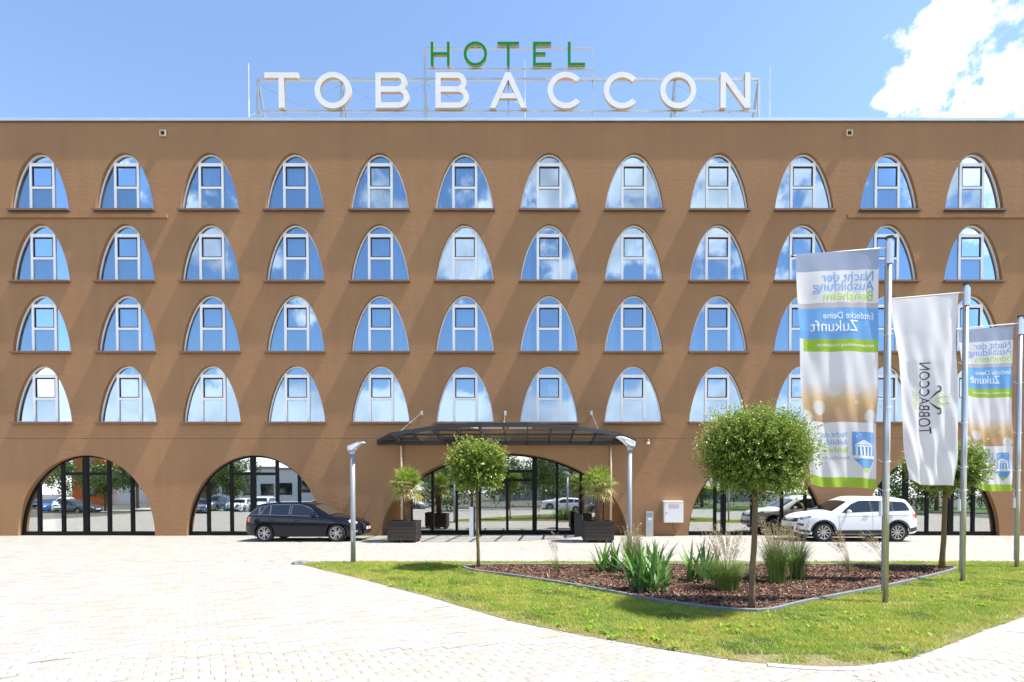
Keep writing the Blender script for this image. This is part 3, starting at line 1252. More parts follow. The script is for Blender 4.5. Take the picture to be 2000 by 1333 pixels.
s1 = front('shopfront', -18.30, 2.83, 3.32, 0.18, [-20.41, -19.41, -18.47, -17.50, -16.54], [(-19.41, -17.50, 2.56)], thick=(2,))
s1['label'] = 'black framed glazed double door front in the leftmost arch'
s2 = front('shopfront', -11.36, 2.81, 3.32, 0.18, [-13.37, -12.41, -11.51, -10.51, -9.59], [(-12.41, -10.51, 2.56)], thick=(2,))
s2['label'] = 'black framed glazed front in the arch behind the dark car'
s4 = front('shopfront', 9.35, 2.81, 3.32, 0.18, [7.70, 8.05, 9.24, 10.48, 11.45], [(8.05, 9.24, 2.56)], thick=(1,))
s4['label'] = 'black framed glazed front in the arch behind the ball tree and white car'
s5 = front('shopfront', 16.55, 2.83, 3.32, 0.18, [14.65, 15.62, 16.52, 17.50, 18.44], [(15.62, 17.50, 2.56)], thick=(1, 3))
s5['label'] = 'black framed glazed front in the rightmost arch'
mb = MB()
mb.box(9.44, 9.78, 0.40, 0.52, 0.01, 3.0)
mb.build('pillar', 'stucco', hotel)
# shop interiors: curtains hanging in the right-hand fronts
for (a, b) in ((17.65, 18.30), (18.60, 19.1), (8.25, 8.6)):
    me = curtain_mesh(int(a * 10), a, b)
    for v in me.vertices:
        v.co.z *= 0.85
        v.co.y += 0.45
    link('curtain', me, hotel)
# entrance glazing set back in the widest arch
ent = front('entrance_front', -1.056, 5.07, 3.43, 0.86, [-4.17, -3.14, -2.15, -0.97, 0.20, 1.16, 2.175],
            [(-2.15, 0.20, 2.69), (-2.15, 0.20, 2.32)], xr=(-5.12, 3.16), thick=(4,))
ent['label'] = 'glazed lobby front with sliding door under the canopy'
mb = MB()
for (x0, x1) in ((-6.2, -5.12), (3.16, 4.1)):
    mb = MB()
    ar = [(x, z) for (x, z) in ((-1.056 + a, b) for (a, b) in arch(5.07, 3.43, 2.0, 60)) if x0 < x < x1]
    ar = [(x, z + 0.02) for (x, z) in ar]
    if x0 < -1:
        pts = [(ar[0][0], 0.0)] + ar + [(x1, 3.43 * math.sqrt(1 - ((x1 + 1.056) / 5.07) ** 2) + .02), (x1, 0.0)]
    else:
        pts = [(x0, 0.0), (x0, 3.43 * math.sqrt(1 - ((x0 + 1.056) / 5.07) ** 2) + .02)] + ar + [(ar[-1][0], 0.0)]
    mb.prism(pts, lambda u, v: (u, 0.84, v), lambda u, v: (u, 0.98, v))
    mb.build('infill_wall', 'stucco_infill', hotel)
# lobby: pale ceiling with lit coves, back wall
mb = MB()
mb.box(-5.4, 3.5, 1.1, 6.8, 3.70, 3.76)
lc = mb.build('lobby_ceiling', 'interior_light', hotel)
for yy in (1.8, 2.9, 4.2):
    mb = MB()
    mb.box(-4.0, 2.4, yy, yy + 0.05, 3.655, 3.698)
    mb.build('cove_light', 'cove', lc)
mb = MB()
mb.box(-2.6, 1.0, 5.6, 6.3, 0.01, 1.1)
mb.build('reception_desk', 'interior', hotel)

# --- roof sign
SY = 22.75
sign = thing('roof_sign', 'two-line roof sign of green and white capital letters on steel frame', 'sign', (0, SY, ZT - 0.10))
SB = ZT - 0.10
LT = [('T', -10.99, -9.60), ('O', -8.92, -7.41), ('B', -6.395, -4.995), ('B', -3.915, -2.53), ('A', -1.67, -0.13), ('C', 0.727, 2.117), ('C', 3.058, 4.449),
      ('O', 5.39, 6.887), ('N', 7.892, 9.133)]
LH = [('H', -4.11, -3.32), ('O', -2.745, -1.773), ('T', -1.346, -0.449), ('E', 0.128, 0.897), ('L', 1.572, 2.286)]


def letter(ch, x0, x1, z0, z1, st, y0, y1, mats):
    mb = MB()
    W, H = x1 - x0, z1 - z0
    yy0, yy1 = y0, y1

    def P(poly):
        mb.prism([(x0 + a, z0 + b) for (a, b) in poly], lambda u, v: (u, y0, v), lambda u, v: (u, y1, v), 0, 1)

    def rect(a, b, c, d):
        P([(a, c), (b, c), (b, d), (a, d)])

    def ring(cx_, cz_, rx, rz, a0, a1, n, st_, dy=0.0):
        y0, y1 = yy0 - dy, yy1 + dy
        for k in range(n):
            t0 = a0 + (a1 - a0) * k / n
            t1 = a0 + (a1 - a0) * (k + 1) / n
            q = [(x0 + cx_ + (rx - d) * math.cos(t), z0 + cz_ + (rz - d) * math.sin(t)) for (t, d) in ((t0, 0), (t1, 0), (t1, st_), (t0, st_))]
            fa = [(u, y0, v) for (u, v) in q]
            fb = [(u, y1, v) for (u, v) in q]
            mb.poly(fa)
            mb.poly(fb[::-1])
            mb.quad(fa[0], fb[0], fb[1], fa[1], 1)
            mb.quad(fa[2], fb[2], fb[3], fa[3], 1)
            if k == 0 and abs(a1 - a0) < 6.2:
                mb.quad(fa[0], fa[3], fb[3], fb[0], 1)
            if k == n - 1 and abs(a1 - a0) < 6.2:
                mb.quad(fa[1], fb[1], fb[2], fa[2], 1)
    if ch == 'T':
        rect(0, W, H - st, H)
        rect(W / 2 - st / 2, W / 2 + st / 2, 0, H - st)
    elif ch == 'O':
        ring(W / 2, H / 2, W / 2, H / 2 * 1.03, 0, 2 * math.pi, 44, st)
    elif ch == 'H':
        rect(0, st, 0, H)
        rect(W - st, W, 0, H)
        rect(st, W - st, H / 2 - st / 2, H / 2 + st / 2)
    elif ch == 'E':
        rect(0, st, 0, H)
        rect(st, W * .98, H - st, H)
        rect(st, W, 0, st)
        rect(st, W * .68, H / 2 - st / 2, H / 2 + st / 2)
    elif ch == 'L':
        rect(0, st, 0, H)
        rect(st, W, 0, st)
    elif ch == 'N':
        rect(0, st, 0, H)
        rect(W - st, W, 0, H)
        P([(st, H), (st, H - st * 1.7), (W - st, 0), (W - st, st * 1.7)])
    elif ch == 'A':
        k = st * 1.08
        P([(0, 0), (k, 0), (W / 2, H - k * 1.2), (W / 2, H), (W / 2 - k * .45, H)])
        P([(W, 0), (W / 2 + k * .45, H), (W / 2, H), (W / 2, H - k * 1.2), (W - k, 0)])
        za, zb_ = H * .27, H * .27 + st * .9
        fa = lambda z: k + (W / 2 - k) * z / (H - k * 1.2) - 0.01
        P([(fa(za), za), (W - fa(za), za), (W - fa(zb_), zb_), (fa(zb_), zb_)])
    elif ch == 'B':
        rect(0, st, 0, H)
        zm = H * 0.53
        ru, rl = (H - zm + st / 2) / 2, (zm + st / 2) / 2
        wu, wl = W * .93, W
        rect(st, wu - ru, H - st, H)
        rect(st, wl - rl, zm - st / 2, zm + st / 2)
        rect(st, wl - rl, 0, st)
        ring(wu - ru, H - ru, ru, ru, -math.pi / 2, math.pi / 2, 16, st, 0.003)
        ring(wl - rl, rl, rl, rl, -math.pi / 2, math.pi / 2, 18, st, 0.006)
    elif ch == 'C':
        ring(W * .55, H / 2, W * .55, H / 2 * 1.03, R(40), R(320), 36, st)
    return mb.build('letter', mats, sign)


for (ch, a, b) in LT:
    letter(ch, a, b, 17.724 - SB, 19.171 - SB, 0.225, -0.20, -0.06, ['sign_white', 'sign_side'])
for (ch, a, b) in LH:
    letter(ch, a, b, 19.476 - SB, 20.445 - SB, 0.115, -0.17, -0.06, ['sign_green', 'sign_green_side'])


def sbar(p, q, w, name='frame_bar', m='galv'):
    mb = MB()
    mb.bar(p, q, w, w)
    return mb.build(name, m, sign)


VX = (-11.38, -7.87, -4.385, -0.898, 2.61, 6.05, 9.56)
zb_, z1_, z2_, z3_, z4_ = 0.0, 17.714 - SB, 19.023 - SB, 19.445 - SB, 20.308 - SB
sbar((VX[0], 0, z1_), (VX[-1], 0, z1_), 0.07)
sbar((VX[0], 0, z2_), (VX[-1], 0, z2_), 0.09)
sbar((VX[2], 0, z3_), (VX[4], 0, z3_), 0.06)
sbar((VX[2], 0, z4_), (VX[4], 0, z4_), 0.06)
for k, vx in enumerate(VX):
    tall = k in (2, 3, 4)
    thin_ = k in (3, 4)
    sbar((vx, 0.004, 0), (vx, 0.004, z4_ if tall else z2_), 0.05 if thin_ else 0.09, 'frame_post')
    if not thin_:
        sbar((vx, 0.05, z2_ - 0.1), (vx, 1.15, 0.0), 0.08, 'frame_stay')
for (a, b) in ((0, 1), (1, 2), (2, 3), (5, 6)):
    mb = MB()
    mb.tube([(VX[a], 0.03, z2_ - 0.15), (VX[b], 0.03, 0.25)], 0.010, 5)
    mb.tube([(VX[b], 0.045, z2_ - 0.15), (VX[a], 0.045, 0.25)], 0.010, 5)
    mb.build('brace_wire', 'galv', sign)
for i_, vx in enumerate((-10.2, -8.9 + 1.6, -6.5 + 0.9, -3.2, 0.2, 1.1 + 4.2, 8.4)):
    mb = MB()
    mb.tube([(vx, -0.02, z2_ - 0.04), (vx, -0.02, z2_ - 0.10)], 0.012, 6)
    mb.build('spot_fitting', 'galv', sign)
for (rx, zt, lab) in ((-12.0, 20.08, 'thin white lightning rod on the roof left of the sign'), (10.24, 19.99, 'thin white lightning rod on the roof right of the sign'),
                      (-0.21, 20.2, 'thin white lightning rod standing behind the middle of the sign')):
    rod = thing('lightning_rod', lab, 'lightning rod', (rx, SY + 0.5, SB), group='lightning rods on the roof')
    mb = MB()
    mb.tube([(0, 0, 0), (0, 0, (zt - SB) * 0.55)], 0.022, 6)
    mb.tube([(0, 0, (zt - SB) * 0.55), (0, 0, zt - SB)], 0.013, 6)
    mb.build('mast', 'lamp_white', rod)
    mb = MB()
    mb.box(-0.2, 0.2, -0.2, 0.2, 0, 0.08)
    mb.build('foot_block', 'kerb_stone', rod)
    if rx < 0 and rx > -13:
        mb = MB()
        mb.tube([(0, 0, 1.1 if rx < -5 else 1.5), (0.63 if rx < -5 else -0.4, -0.3, 1.1 if rx < -5 else 1.5)], 0.012, 5)
        mb.build('spacer_rod', 'lamp_white', rod)
sk = thing('roof_light', 'low grey roof light behind the parapet below the double C', 'roof light', (3.0, SY + 3.0, SB))
mb = MB()
mb.box(-1.9, 2.3, -0.9, 0.9, 0.0, 0.62)
mb.build('upstand', 'cap_metal', sk)
mb = MB()
mb.prism([(-1.9, 0.621), (2.3, 0.621), (2.2, 0.80), (-1.5, 0.86)], lambda u, v: (u, -0.9, v), lambda u, v: (u, 0.9, v))
mb.build('dome', 'galv', sk)

# --- entrance canopy
canopy = thing('entrance_canopy', 'dark steel and glass canopy with bowed front over the hotel entrance', 'canopy', (-0.965, WY, 3.84))
CB = [(-5.27, -0.10), (-4.35, -1.45), (-2.50, -2.52), (-0.88, -2.93), (0.88, -2.93), (2.685, -2.48), (4.35, -1.45), (5.27, -0.10)]
SL = 0.129


def cz(y):
    return -y * SL


for a, b in zip(CB[:-1], CB[1:]):
    mb = MB()
    d = Vector((b[0] - a[0], b[1] - a[1], 0)).normalized() * 0.02
    mb.bar((a[0] - d.x, a[1] - d.y, cz(a[1])), (b[0] + d.x, b[1] + d.y, cz(b[1])), 0.06, 0.15)
    mb.build('front_beam', 'anthracite', canopy)
mb = MB()
mb.box(-5.30, 5.30, -0.13, -0.003, -0.10, 0.055)
mb.build('wall_beam', 'anthracite', canopy)


def bow_y(x):
    for a, b in zip(CB[:-1], CB[1:]):
        if a[0] <= x <= b[0]:
            return a[1] + (b[1] - a[1]) * (x - a[0]) / (b[0] - a[0])
    return -0.1


for k in range(11):
    x = -4.35 + 8.70 * k / 10
    y = bow_y(x) + 0.03
    mb = MB()
    mb.bar((x, -0.125, cz(-0.125) - 0.02), (x, y, cz(y) - 0.02), 0.05, 0.10)
    mb.build('rib', 'anthracite', canopy)
mb = MB()
yp = -1.55
mb.bar((-4.1, yp, cz(yp) - 0.03), (4.1, yp, cz(yp) - 0.03), 0.05, 0.07)
mb.build('purlin', 'anthracite', canopy)
xs = [-5.2] + [-4.35 + 8.70 * k / 10 for k in range(11)] + [5.2]
for a, b in zip(xs[:-1], xs[1:]):
    pts = [(a + 0.012, -0.02), (b - 0.012, -0.02), (b - 0.012, bow_y(b - 0.012))]
    pts += [(q[0], q[1]) for q in CB[::-1] if a + .02 < q[0] < b - .02]
    pts += [(a + 0.012, bow_y(a + 0.012))]
    mb = MB()
    mb.poly([(p[0], p[1], cz(p[1]) + 0.055) for p in pts])
    mb.build('glass_panel', 'canopy_glass', canopy)
for (wx, cx_, cy_) in ((-3.475, -4.05, -1.55), (-0.045, -0.08, -1.6), (3.49, 3.62, -1.55)):
    mb = MB()
    mb.tube([(wx, -0.02, 1.22), (cx_, cy_, cz(cy_) + 0.05)], 0.010, 8)
    mb.tube([(wx + (cx_ - wx) * .45, cy_ * .45, 1.22 + (cz(cy_) + .05 - 1.22) * .45), (wx + (cx_ - wx) * .55, cy_ * .55, 1.22 + (cz(cy_) + .05 - 1.22) * .55)], 0.018, 8)
    rd = mb.build('tension_rod', 'lamp_grey', canopy)
    mb = MB()
    mb.box(wx - 0.05, wx + 0.05, -0.025, -0.001, 1.12, 1.30)
    mb.build('anchor_plate', 'galv', rd)
for px_ in (-4.304, 4.295):
    mb = MB()
    mb.tube([(px_, -0.055, -0.10), (px_, -0.055, -3.84)], 0.045, 12)
    dp = mb.build('downpipe', 'pipe_beige', canopy, smooth=True)
    mb = MB()
    for zz in (-0.7, -2.6):
        mb.box(px_ - 0.055, px_ + 0.055, -0.10, -0.002, zz, zz + 0.03)
    mb.build('pipe_clip', 'steel', dp)
# ------------------------------------------------------------------ trees
def frame_of(d):
    d = d.normalized()
    u = Vector((0, 0, 1)) if abs(d.z) < 0.95 else Vector((1, 0, 0))
    a = d.cross(u).normalized()
    return d, a, a.cross(d).normalized()


def leaves_mesh(name, P, D, N, ln, wd, col, matname='leaf'):
    """P base points, D leaf directions, N approximate leaf normals (n,3); rhombic leaves"""
    D = D / (np.linalg.norm(D, axis=1, keepdims=True) + 1e-9)
    S = np.cross(D, N)
    S /= (np.linalg.norm(S, axis=1, keepdims=True) + 1e-9)
    ln = ln[:, None]
    wd = wd[:, None]
    v0 = P
    v1 = P + D * ln * 0.45 + S * wd * 0.5
    v2 = P + D * ln
    v3 = P + D * ln * 0.45 - S * wd * 0.5
    V = np.stack([v0, v1, v2, v3], 1).reshape(-1, 3)
    return np_mesh(name, V, np.arange(len(V)).reshape(-1, 4), matname, np.repeat(col, 4, 0))


def ball_crown(seed, rx, rz, n_shoots, per, ln=(0.035, 0.06), spiky=0.16):
    """dense clipped crown grown as many outward shoots set with small leaves; longer whips on top"""
    r_ = np.random.default_rng(seed)
    d = r_.normal(size=(n_shoots, 3))
    d /= np.linalg.norm(d, axis=1, keepdims=True)
    d[:, 2] = np.where(d[:, 2] < -0.8, d[:, 2] * 0.6, d[:, 2])
    d /= np.linalg.norm(d, axis=1, keepdims=True)
    top = np.clip(d[:, 2], 0, 1)
    side = np.clip(1 - np.abs(d[:, 2]), 0, 1)
    lobe = 1 + 0.05 * np.sin(3.1 * d[:, 0] + 2.2 * d[:, 2] * 3 + seed) + 0.05 * np.sin(4.3 * d[:, 1] - 2 * d[:, 0] + seed)
    ext = (r_.uniform(0.72, 1.0, n_shoots) + np.where(r_.random(n_shoots) < 0.16 + 0.25 * top, r_.uniform(0, spiky, n_shoots) * (0.5 + 1.6 * top), 0)) * lobe
    hz_ = np.hypot(d[:, 0], d[:, 1])
    ext = ext / (hz_ ** 2.4 + np.abs(d[:, 2]) ** 2.4) ** (1 / 2.4)
    rr = np.array([rx, rx, rz])
    t = r_.uniform(0.32, 1.0, (n_shoots, per)) ** 0.75
    bend = r_.normal(0, 0.10, (n_shoots, 1, 3))
    bend[..., 2] += 0.07 * side[:, None]
    P = (d[:, None, :] * t[..., None] * ext[:, None, None] + bend * (t[..., None] ** 2)) * rr
    P = P + r_.normal(0, 0.012, P.shape)
    D = d[:, None, :] * 0.8 + r_.normal(0, 0.6, P.shape)
    D[..., 2] -= 0.1
    N = r_.normal(0, 0.55, P.shape)
    N[..., 2] += 0.9
    n = n_shoots * per
    P, D, N = P.reshape(-1, 3), D.reshape(-1, 3), N.reshape(-1, 3)
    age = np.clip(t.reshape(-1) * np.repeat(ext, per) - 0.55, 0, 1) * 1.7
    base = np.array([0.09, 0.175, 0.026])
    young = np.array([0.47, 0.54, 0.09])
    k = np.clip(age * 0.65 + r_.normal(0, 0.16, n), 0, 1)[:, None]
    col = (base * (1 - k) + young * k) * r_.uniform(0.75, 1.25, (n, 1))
    L_ = r_.uniform(*ln, n)
    return leaves_mesh('crown', P, D, N, L_, L_ * r_.uniform(0.42, 0.6, n), col)


def ball_tree(loc, trunk_top, rx, rz, cz_, seed, shoots, per, label, lean=(0, 0), r0=0.05, lichen=False, ln=(0.035, 0.06)):
    t = thing('ball_tree', label, 'tree', (loc[0], loc[1], 0.02), group='round clipped trees on the lawn')
    mb = MB()
    pts, rad = [], []
    rr_ = random.Random(seed)
    for k in range(9):
        f = k / 8
        pts.append((lean[0] * f + rr_.uniform(-.006, .006), lean[1] * f + rr_.uniform(-.006, .006), trunk_top * f - 0.02))
        rad.append(r0 * (1.25 - 0.3 * min(1, f * 6) - 0.15 * f))
    mb.tube(pts, rad, 12)
    mb.build('trunk', 'bark_lichen' if lichen else 'bark', t, smooth=True)
    limbs = MB()
    for k in range(9):
        a = k * 2.4 + rr_.random()
        e = rr_.uniform(0.1, 1.2)
        dv = Vector((math.cos(a) * math.cos(e), math.sin(a) * math.cos(e), math.sin(e)))
        p0 = Vector((lean[0], lean[1], trunk_top - 0.06 + 0.02 * k))
        c_ = Vector((dv.x * rx, dv.y * rx, dv.z * rz * 1.2))
        limbs.tube([p0, p0 + c_ * 0.35 + Vector((0, 0, .04)), p0 + c_ * 0.7 + Vector((0, 0, .1))], [0.024, 0.015, 0.007], 6)
    limbs.build('limb', 'bark', t)
    cr_ = link('crown', ball_crown(seed, rx, rz * 1.06, shoots, per, ln), t, (lean[0], lean[1], cz_ - 0.02))
    return t


ball_tree((-1.221, 12.79), 1.95, 0.68, 0.55, 2.43, 3, 2500, 28, 'round clipped tree with lichened trunk at the left tip of the bed', lean=(-0.05, 0), r0=0.043, lichen=True, ln=(0.035, 0.065))
ball_tree((3.457, 8.37), 1.86, 0.82, 0.65, 2.45, 5, 4000, 34, 'largest round clipped tree at the near corner of the bed', lean=(0.06, 0), r0=0.050, ln=(0.026, 0.048))
ball_tree((9.703, 12.625), 1.95, 0.82, 0.55, 2.40, 8, 2300, 26, 'round clipped tree half hidden behind the white flag', lean=(0.06, 0), r0=0.06, lichen=True, ln=(0.035, 0.065))


# ------------------------------------------------------------------ planters with palms
def planter(loc, w, dpt, h, label):
    t = thing('planter_box', label, 'planter', (loc[0], loc[1], 0.0), group='dark timber planters at the entrance')
    bh = (h - 0.09) / 5
    for k in range(5):
        z0 = 0.09 + k * bh
        for (x0, x1, y0, y1) in ((-w / 2, w / 2, -dpt / 2, -dpt / 2 + 0.03), (-w / 2, w / 2, dpt / 2 - 0.03, dpt / 2),
                                 (-w / 2, -w / 2 + 0.03, -dpt / 2 + 0.031, dpt / 2 - 0.031), (w / 2 - 0.03, w / 2, -dpt / 2 + 0.031, dpt / 2 - 0.031)):
            mb = MB()
            j = random.uniform(-0.003, 0.003)
            mb.box(x0 + j, x1 + j, y0, y1, z0 + 0.004, z0 + bh - 0.004)
            mb.build('board', 'planter_wood', t)
    for (sx_, sy_) in ((-1, -1), (1, -1), (-1, 1), (1, 1), (0, -1), (0, 1)):
        mb = MB()
        mb.box(sx_ * (w / 2 - 0.09) - 0.05, sx_ * (w / 2 - 0.09) + 0.05, sy_ * (dpt / 2 - 0.09) - 0.05, sy_ * (dpt / 2 - 0.09) + 0.05, 0.0, 0.089)
        mb.build('foot', 'planter_wood', t)
    mb = MB()
    mb.box(-w / 2 + 0.031, w / 2 - 0.031, -dpt / 2 + 0.031, dpt / 2 - 0.031, h * 0.5, h - 0.07)
    mb.build('soil', 'soil', t)
    for (x0, x1, y0, y1) in ((-w / 2 - .01, w / 2 + .01, -dpt / 2 - .01, -dpt / 2 + 0.06), (-w / 2 - .01, w / 2 + .01, dpt / 2 - 0.06, dpt / 2 + .01),
                             (-w / 2 - .01, -w / 2 + 0.06, -dpt / 2 + 0.061, dpt / 2 - 0.061), (w / 2 - 0.06, w / 2 + .01, -dpt / 2 + 0.061, dpt / 2 - 0.061)):
        mb = MB()
        mb.box(x0, x1, y0, y1, h - 0.002, h + 0.022)
        mb.build('rim_board', 'planter_wood', t)
    return t


planter((-4.575, 19.62), 1.02, 0.96, 0.75, 'dark timber planter left of the hotel entrance')
planter((2.47, 19.62), 1.06, 0.96, 0.75, 'dark timber planter right of the hotel entrance')


def palm(loc, top, seed, label):
    r_ = random.Random(seed)
    t = thing('palm_tree', label, 'palm tree', (loc[0], loc[1], 0.66), group='fan palms in planters')
    H = top
    mb = MB()
    pts, rad = [], []
    for k in range(12):
        f = k / 11
        pts.append((0.03 * math.sin(f * 3 + seed), 0.02 * f, H * f))
        rad.append(0.115 + 0.055 * f + (0.04 if f > 0.75 else 0) * (f - 0.75) * 4)
    mb.tube(pts, rad, 12)
    mb.build('trunk', 'palm_trunk', t, smooth=True)
    # fibres and leaf stubs
    V, F, Cc = [], [], []
    for k in range(700):
        f = r_.uniform(0.05, 1.0)
        a = r_.uniform(0, 6.28)
        rr_ = 0.115 + 0.055 * f
        p = Vector((math.cos(a) * rr_, math.sin(a) * rr_, H * f))
        out = Vector((math.cos(a), math.sin(a), r_.uniform(-0.5, 1.4))).normalized()
        l = r_.uniform(0.03, 0.085)
        s_ = Vector((-math.sin(a), math.cos(a), 0)) * r_.uniform(0.006, 0.016)
        i0 = len(V)
        V += [tuple(p - s_), tuple(p + s_), tuple(p + out * l)]
        F.append((i0, i0 + 1, i0 + 2))
        c0 = np.array(r_.choice([(0.22, 0.13, 0.07), (0.10, 0.06, 0.035), (0.34, 0.22, 0.13)]))
        Cc += [c0] * 3
    link('trunk_fibre', np_mesh('trunk_fibre', V, F, 'leaf', np.array(Cc)), t)['kind'] = 'stuff'
    # fan fronds: stalk + pleated fan of narrow segments
    nf = 40
    for k in range(nf):
        f = k / (nf - 1)
        el = R(78) - R(118) * f + r_.uniform(-.12, .12)
        az = k * 2.39996 + r_.uniform(-.2, .2)
        dv = Vector((math.cos(az) * math.cos(el), math.sin(az) * math.cos(el), math.sin(el)))
        d, a, b = frame_of(dv)
        p0 = Vector((0, 0.02, H - 0.03 + 0.05 * (1 - f)))
        ls = r_.uniform(0.28, 0.50)
        pc = p0 + d * ls
        mbV, mbF, mbC = [], [], []

        def add(q, c):
            i0 = len(mbV)
            for p in q:
                mbV.append(tuple(p))
                mbC.append(c)
            mbF.append((i0, i0 + 1, i0 + 2, i0 + 3))
        stalk = np.array((0.16, 0.22, 0.05))
        add([p0 - a * 0.012, p0 + a * 0.012, pc + a * 0.007, pc - a * 0.007], stalk)
        old = f > 0.78
        for s_ in range(17):
            th = (s_ - 8) / 8 * R(108)
            sd = (d * math.cos(th) + a * math.sin(th) + b * (0.10 * (1 if s_ % 2 else -1) * 0.4)).normalized()
            l = r_.uniform(0.36, 0.50) * (1 - 0.22 * abs(s_ - 8) / 8)
            w_ = 0.016
            nv = sd.cross(b).normalized() * w_
            m1 = pc + sd * l * 0.55
            tip = pc + sd * l + Vector((0, 0, -0.10 * r_.uniform(0.4, 1.6) * (0.5 + f)))
            c = np.array((0.19, 0.30, 0.035)) * r_.uniform(0.7, 1.35)
            if r_.random() < 0.3:
                c = np.array((0.40, 0.46, 0.07))
            if old and r_.random() < 0.6:
                c = np.array((0.42, 0.31, 0.13)) * r_.uniform(0.8, 1.2)
            tc_ = c * 0.6 + np.array((0.45, 0.36, 0.16)) * 0.4
            i0 = len(mbV)
            for p, cc in ((pc - nv * 0.3, c), (pc + nv * 0.3, c), (m1 + nv, c), (m1 - nv, c), (tip, tc_)):
                mbV.append(tuple(p))
                mbC.append(cc)
            mbF.append((i0, i0 + 1, i0 + 2, i0 + 3))
            mbF.append((i0 + 3, i0 + 2, i0 + 4, i0 + 4))
        me = bpy.data.meshes.new('frond')
        me.from_pydata(mbV, [], [tuple(dict.fromkeys(q)) for q in mbF])
        ca_ = me.color_attributes.new('tone', 'FLOAT_COLOR', 'POINT')
        cc = np.ones((len(mbV), 4), np.float32)
        cc[:, :3] = np.array(mbC)
        ca_.data.foreach_set('color', cc.ravel())
        me.materials.append(MATS['leaf'])
        link('frond', me, t)
    return t


palm((-4.50, 19.66), 1.38, 2, 'fan palm growing in the planter left of the entrance')
palm((2.52, 19.66), 1.42, 5, 'fan palm growing in the planter right of the entrance')


# ------------------------------------------------------------------ bed plants
def iris_leaf_mesh(seed):
    r_ = random.Random(seed)
    V, F, Cc = [], [], []
    n = 7
    w = r_.uniform(0.050, 0.072)
    bend = r_.uniform(0.02, 0.22)
    base = np.array(r_.choice([(0.085, 0.19, 0.05), (0.12, 0.25, 0.05), (0.07, 0.16, 0.055), (0.16, 0.30, 0.05)]))
    for k in range(n + 1):
        f = k / n
        wk = w * (0.62 + 0.5 * f if f < 0.5 else 0.87 + 0.0 * f) * (1 - max(0, (f - 0.55) / 0.45) ** 1.6) * 0.5
        x = bend * f ** 2.2
        z = f * (1 - 0.25 * bend * f)
        for s_ in (-1, 0, 1):
            V.append((x + (0.006 if s_ == 0 else 0), s_ * wk, z))
            pale = np.array((0.28, 0.34, 0.15)) if f < 0.12 else base
            Cc.append(pale * (1.12 if s_ == 0 else 1.0) * r_.uniform(0.92, 1.08))
    for k in range(n):
        for j in range(2):
            a = k * 3 + j
            F.append((a, a + 1, a + 4, a + 3))
    return np_mesh('leaf', V, F, 'blade', np.array(Cc), smooth=True)


iris_leaves = [iris_leaf_mesh(k) for k in range(10)]


def iris(loc, h, spread, nl, label, seed):
    r_ = random.Random(seed)
    t = thing('iris_plant', label, 'plant', (loc[0], loc[1], 0.035), group='sword-leaved iris clumps in the bed')
    fans = max(3, nl // 6)
    for k in range(nl):
        fi = k % fans
        fa = fi * 2.4 + seed
        fr = spread * 0.55 * math.sqrt((fi + 0.3) / fans)
        bx, by = math.cos(fa) * fr, math.sin(fa) * fr * 0.7
        pos = (k // fans) / max(1, nl / fans - 1) * 2 - 1
        dirx = 1 if pos >= 0 else -1
        tilt = abs(pos) * r_.uniform(0.3, 0.85) + r_.uniform(0, 0.1) + (0.18 * fr / spread)
        o = link('leaf', iris_leaves[r_.randrange(10)], t, (bx + pos * 0.05, by + r_.uniform(-.03, .03), 0))
        rz_ = (0 if dirx > 0 else math.pi) + r_.uniform(-0.8, 0.8) + fi * 0.3
        o.rotation_euler = (r_.uniform(-0.08, 0.08), tilt, rz_)
        l = h * r_.uniform(0.62, 1.05) * (1 - 0.25 * abs(pos))
        o.scale = (l, 1.15, l)
    return t


iris((1.73, 12.2), 0.82, 0.50, 40, 'small iris clump at the left of the bed, in front of the right planter', 1)
iris((2.20, 9.85), 1.05, 0.62, 72, 'largest iris clump at the front edge of the bed', 2)
iris((2.45, 11.3), 1.0, 0.66, 54, 'iris clump behind the largest one, beside the lamp post', 3)
iris((3.50, 10.95), 0.95, 0.58, 52, 'iris clump just left of the big ball tree trunk', 4)


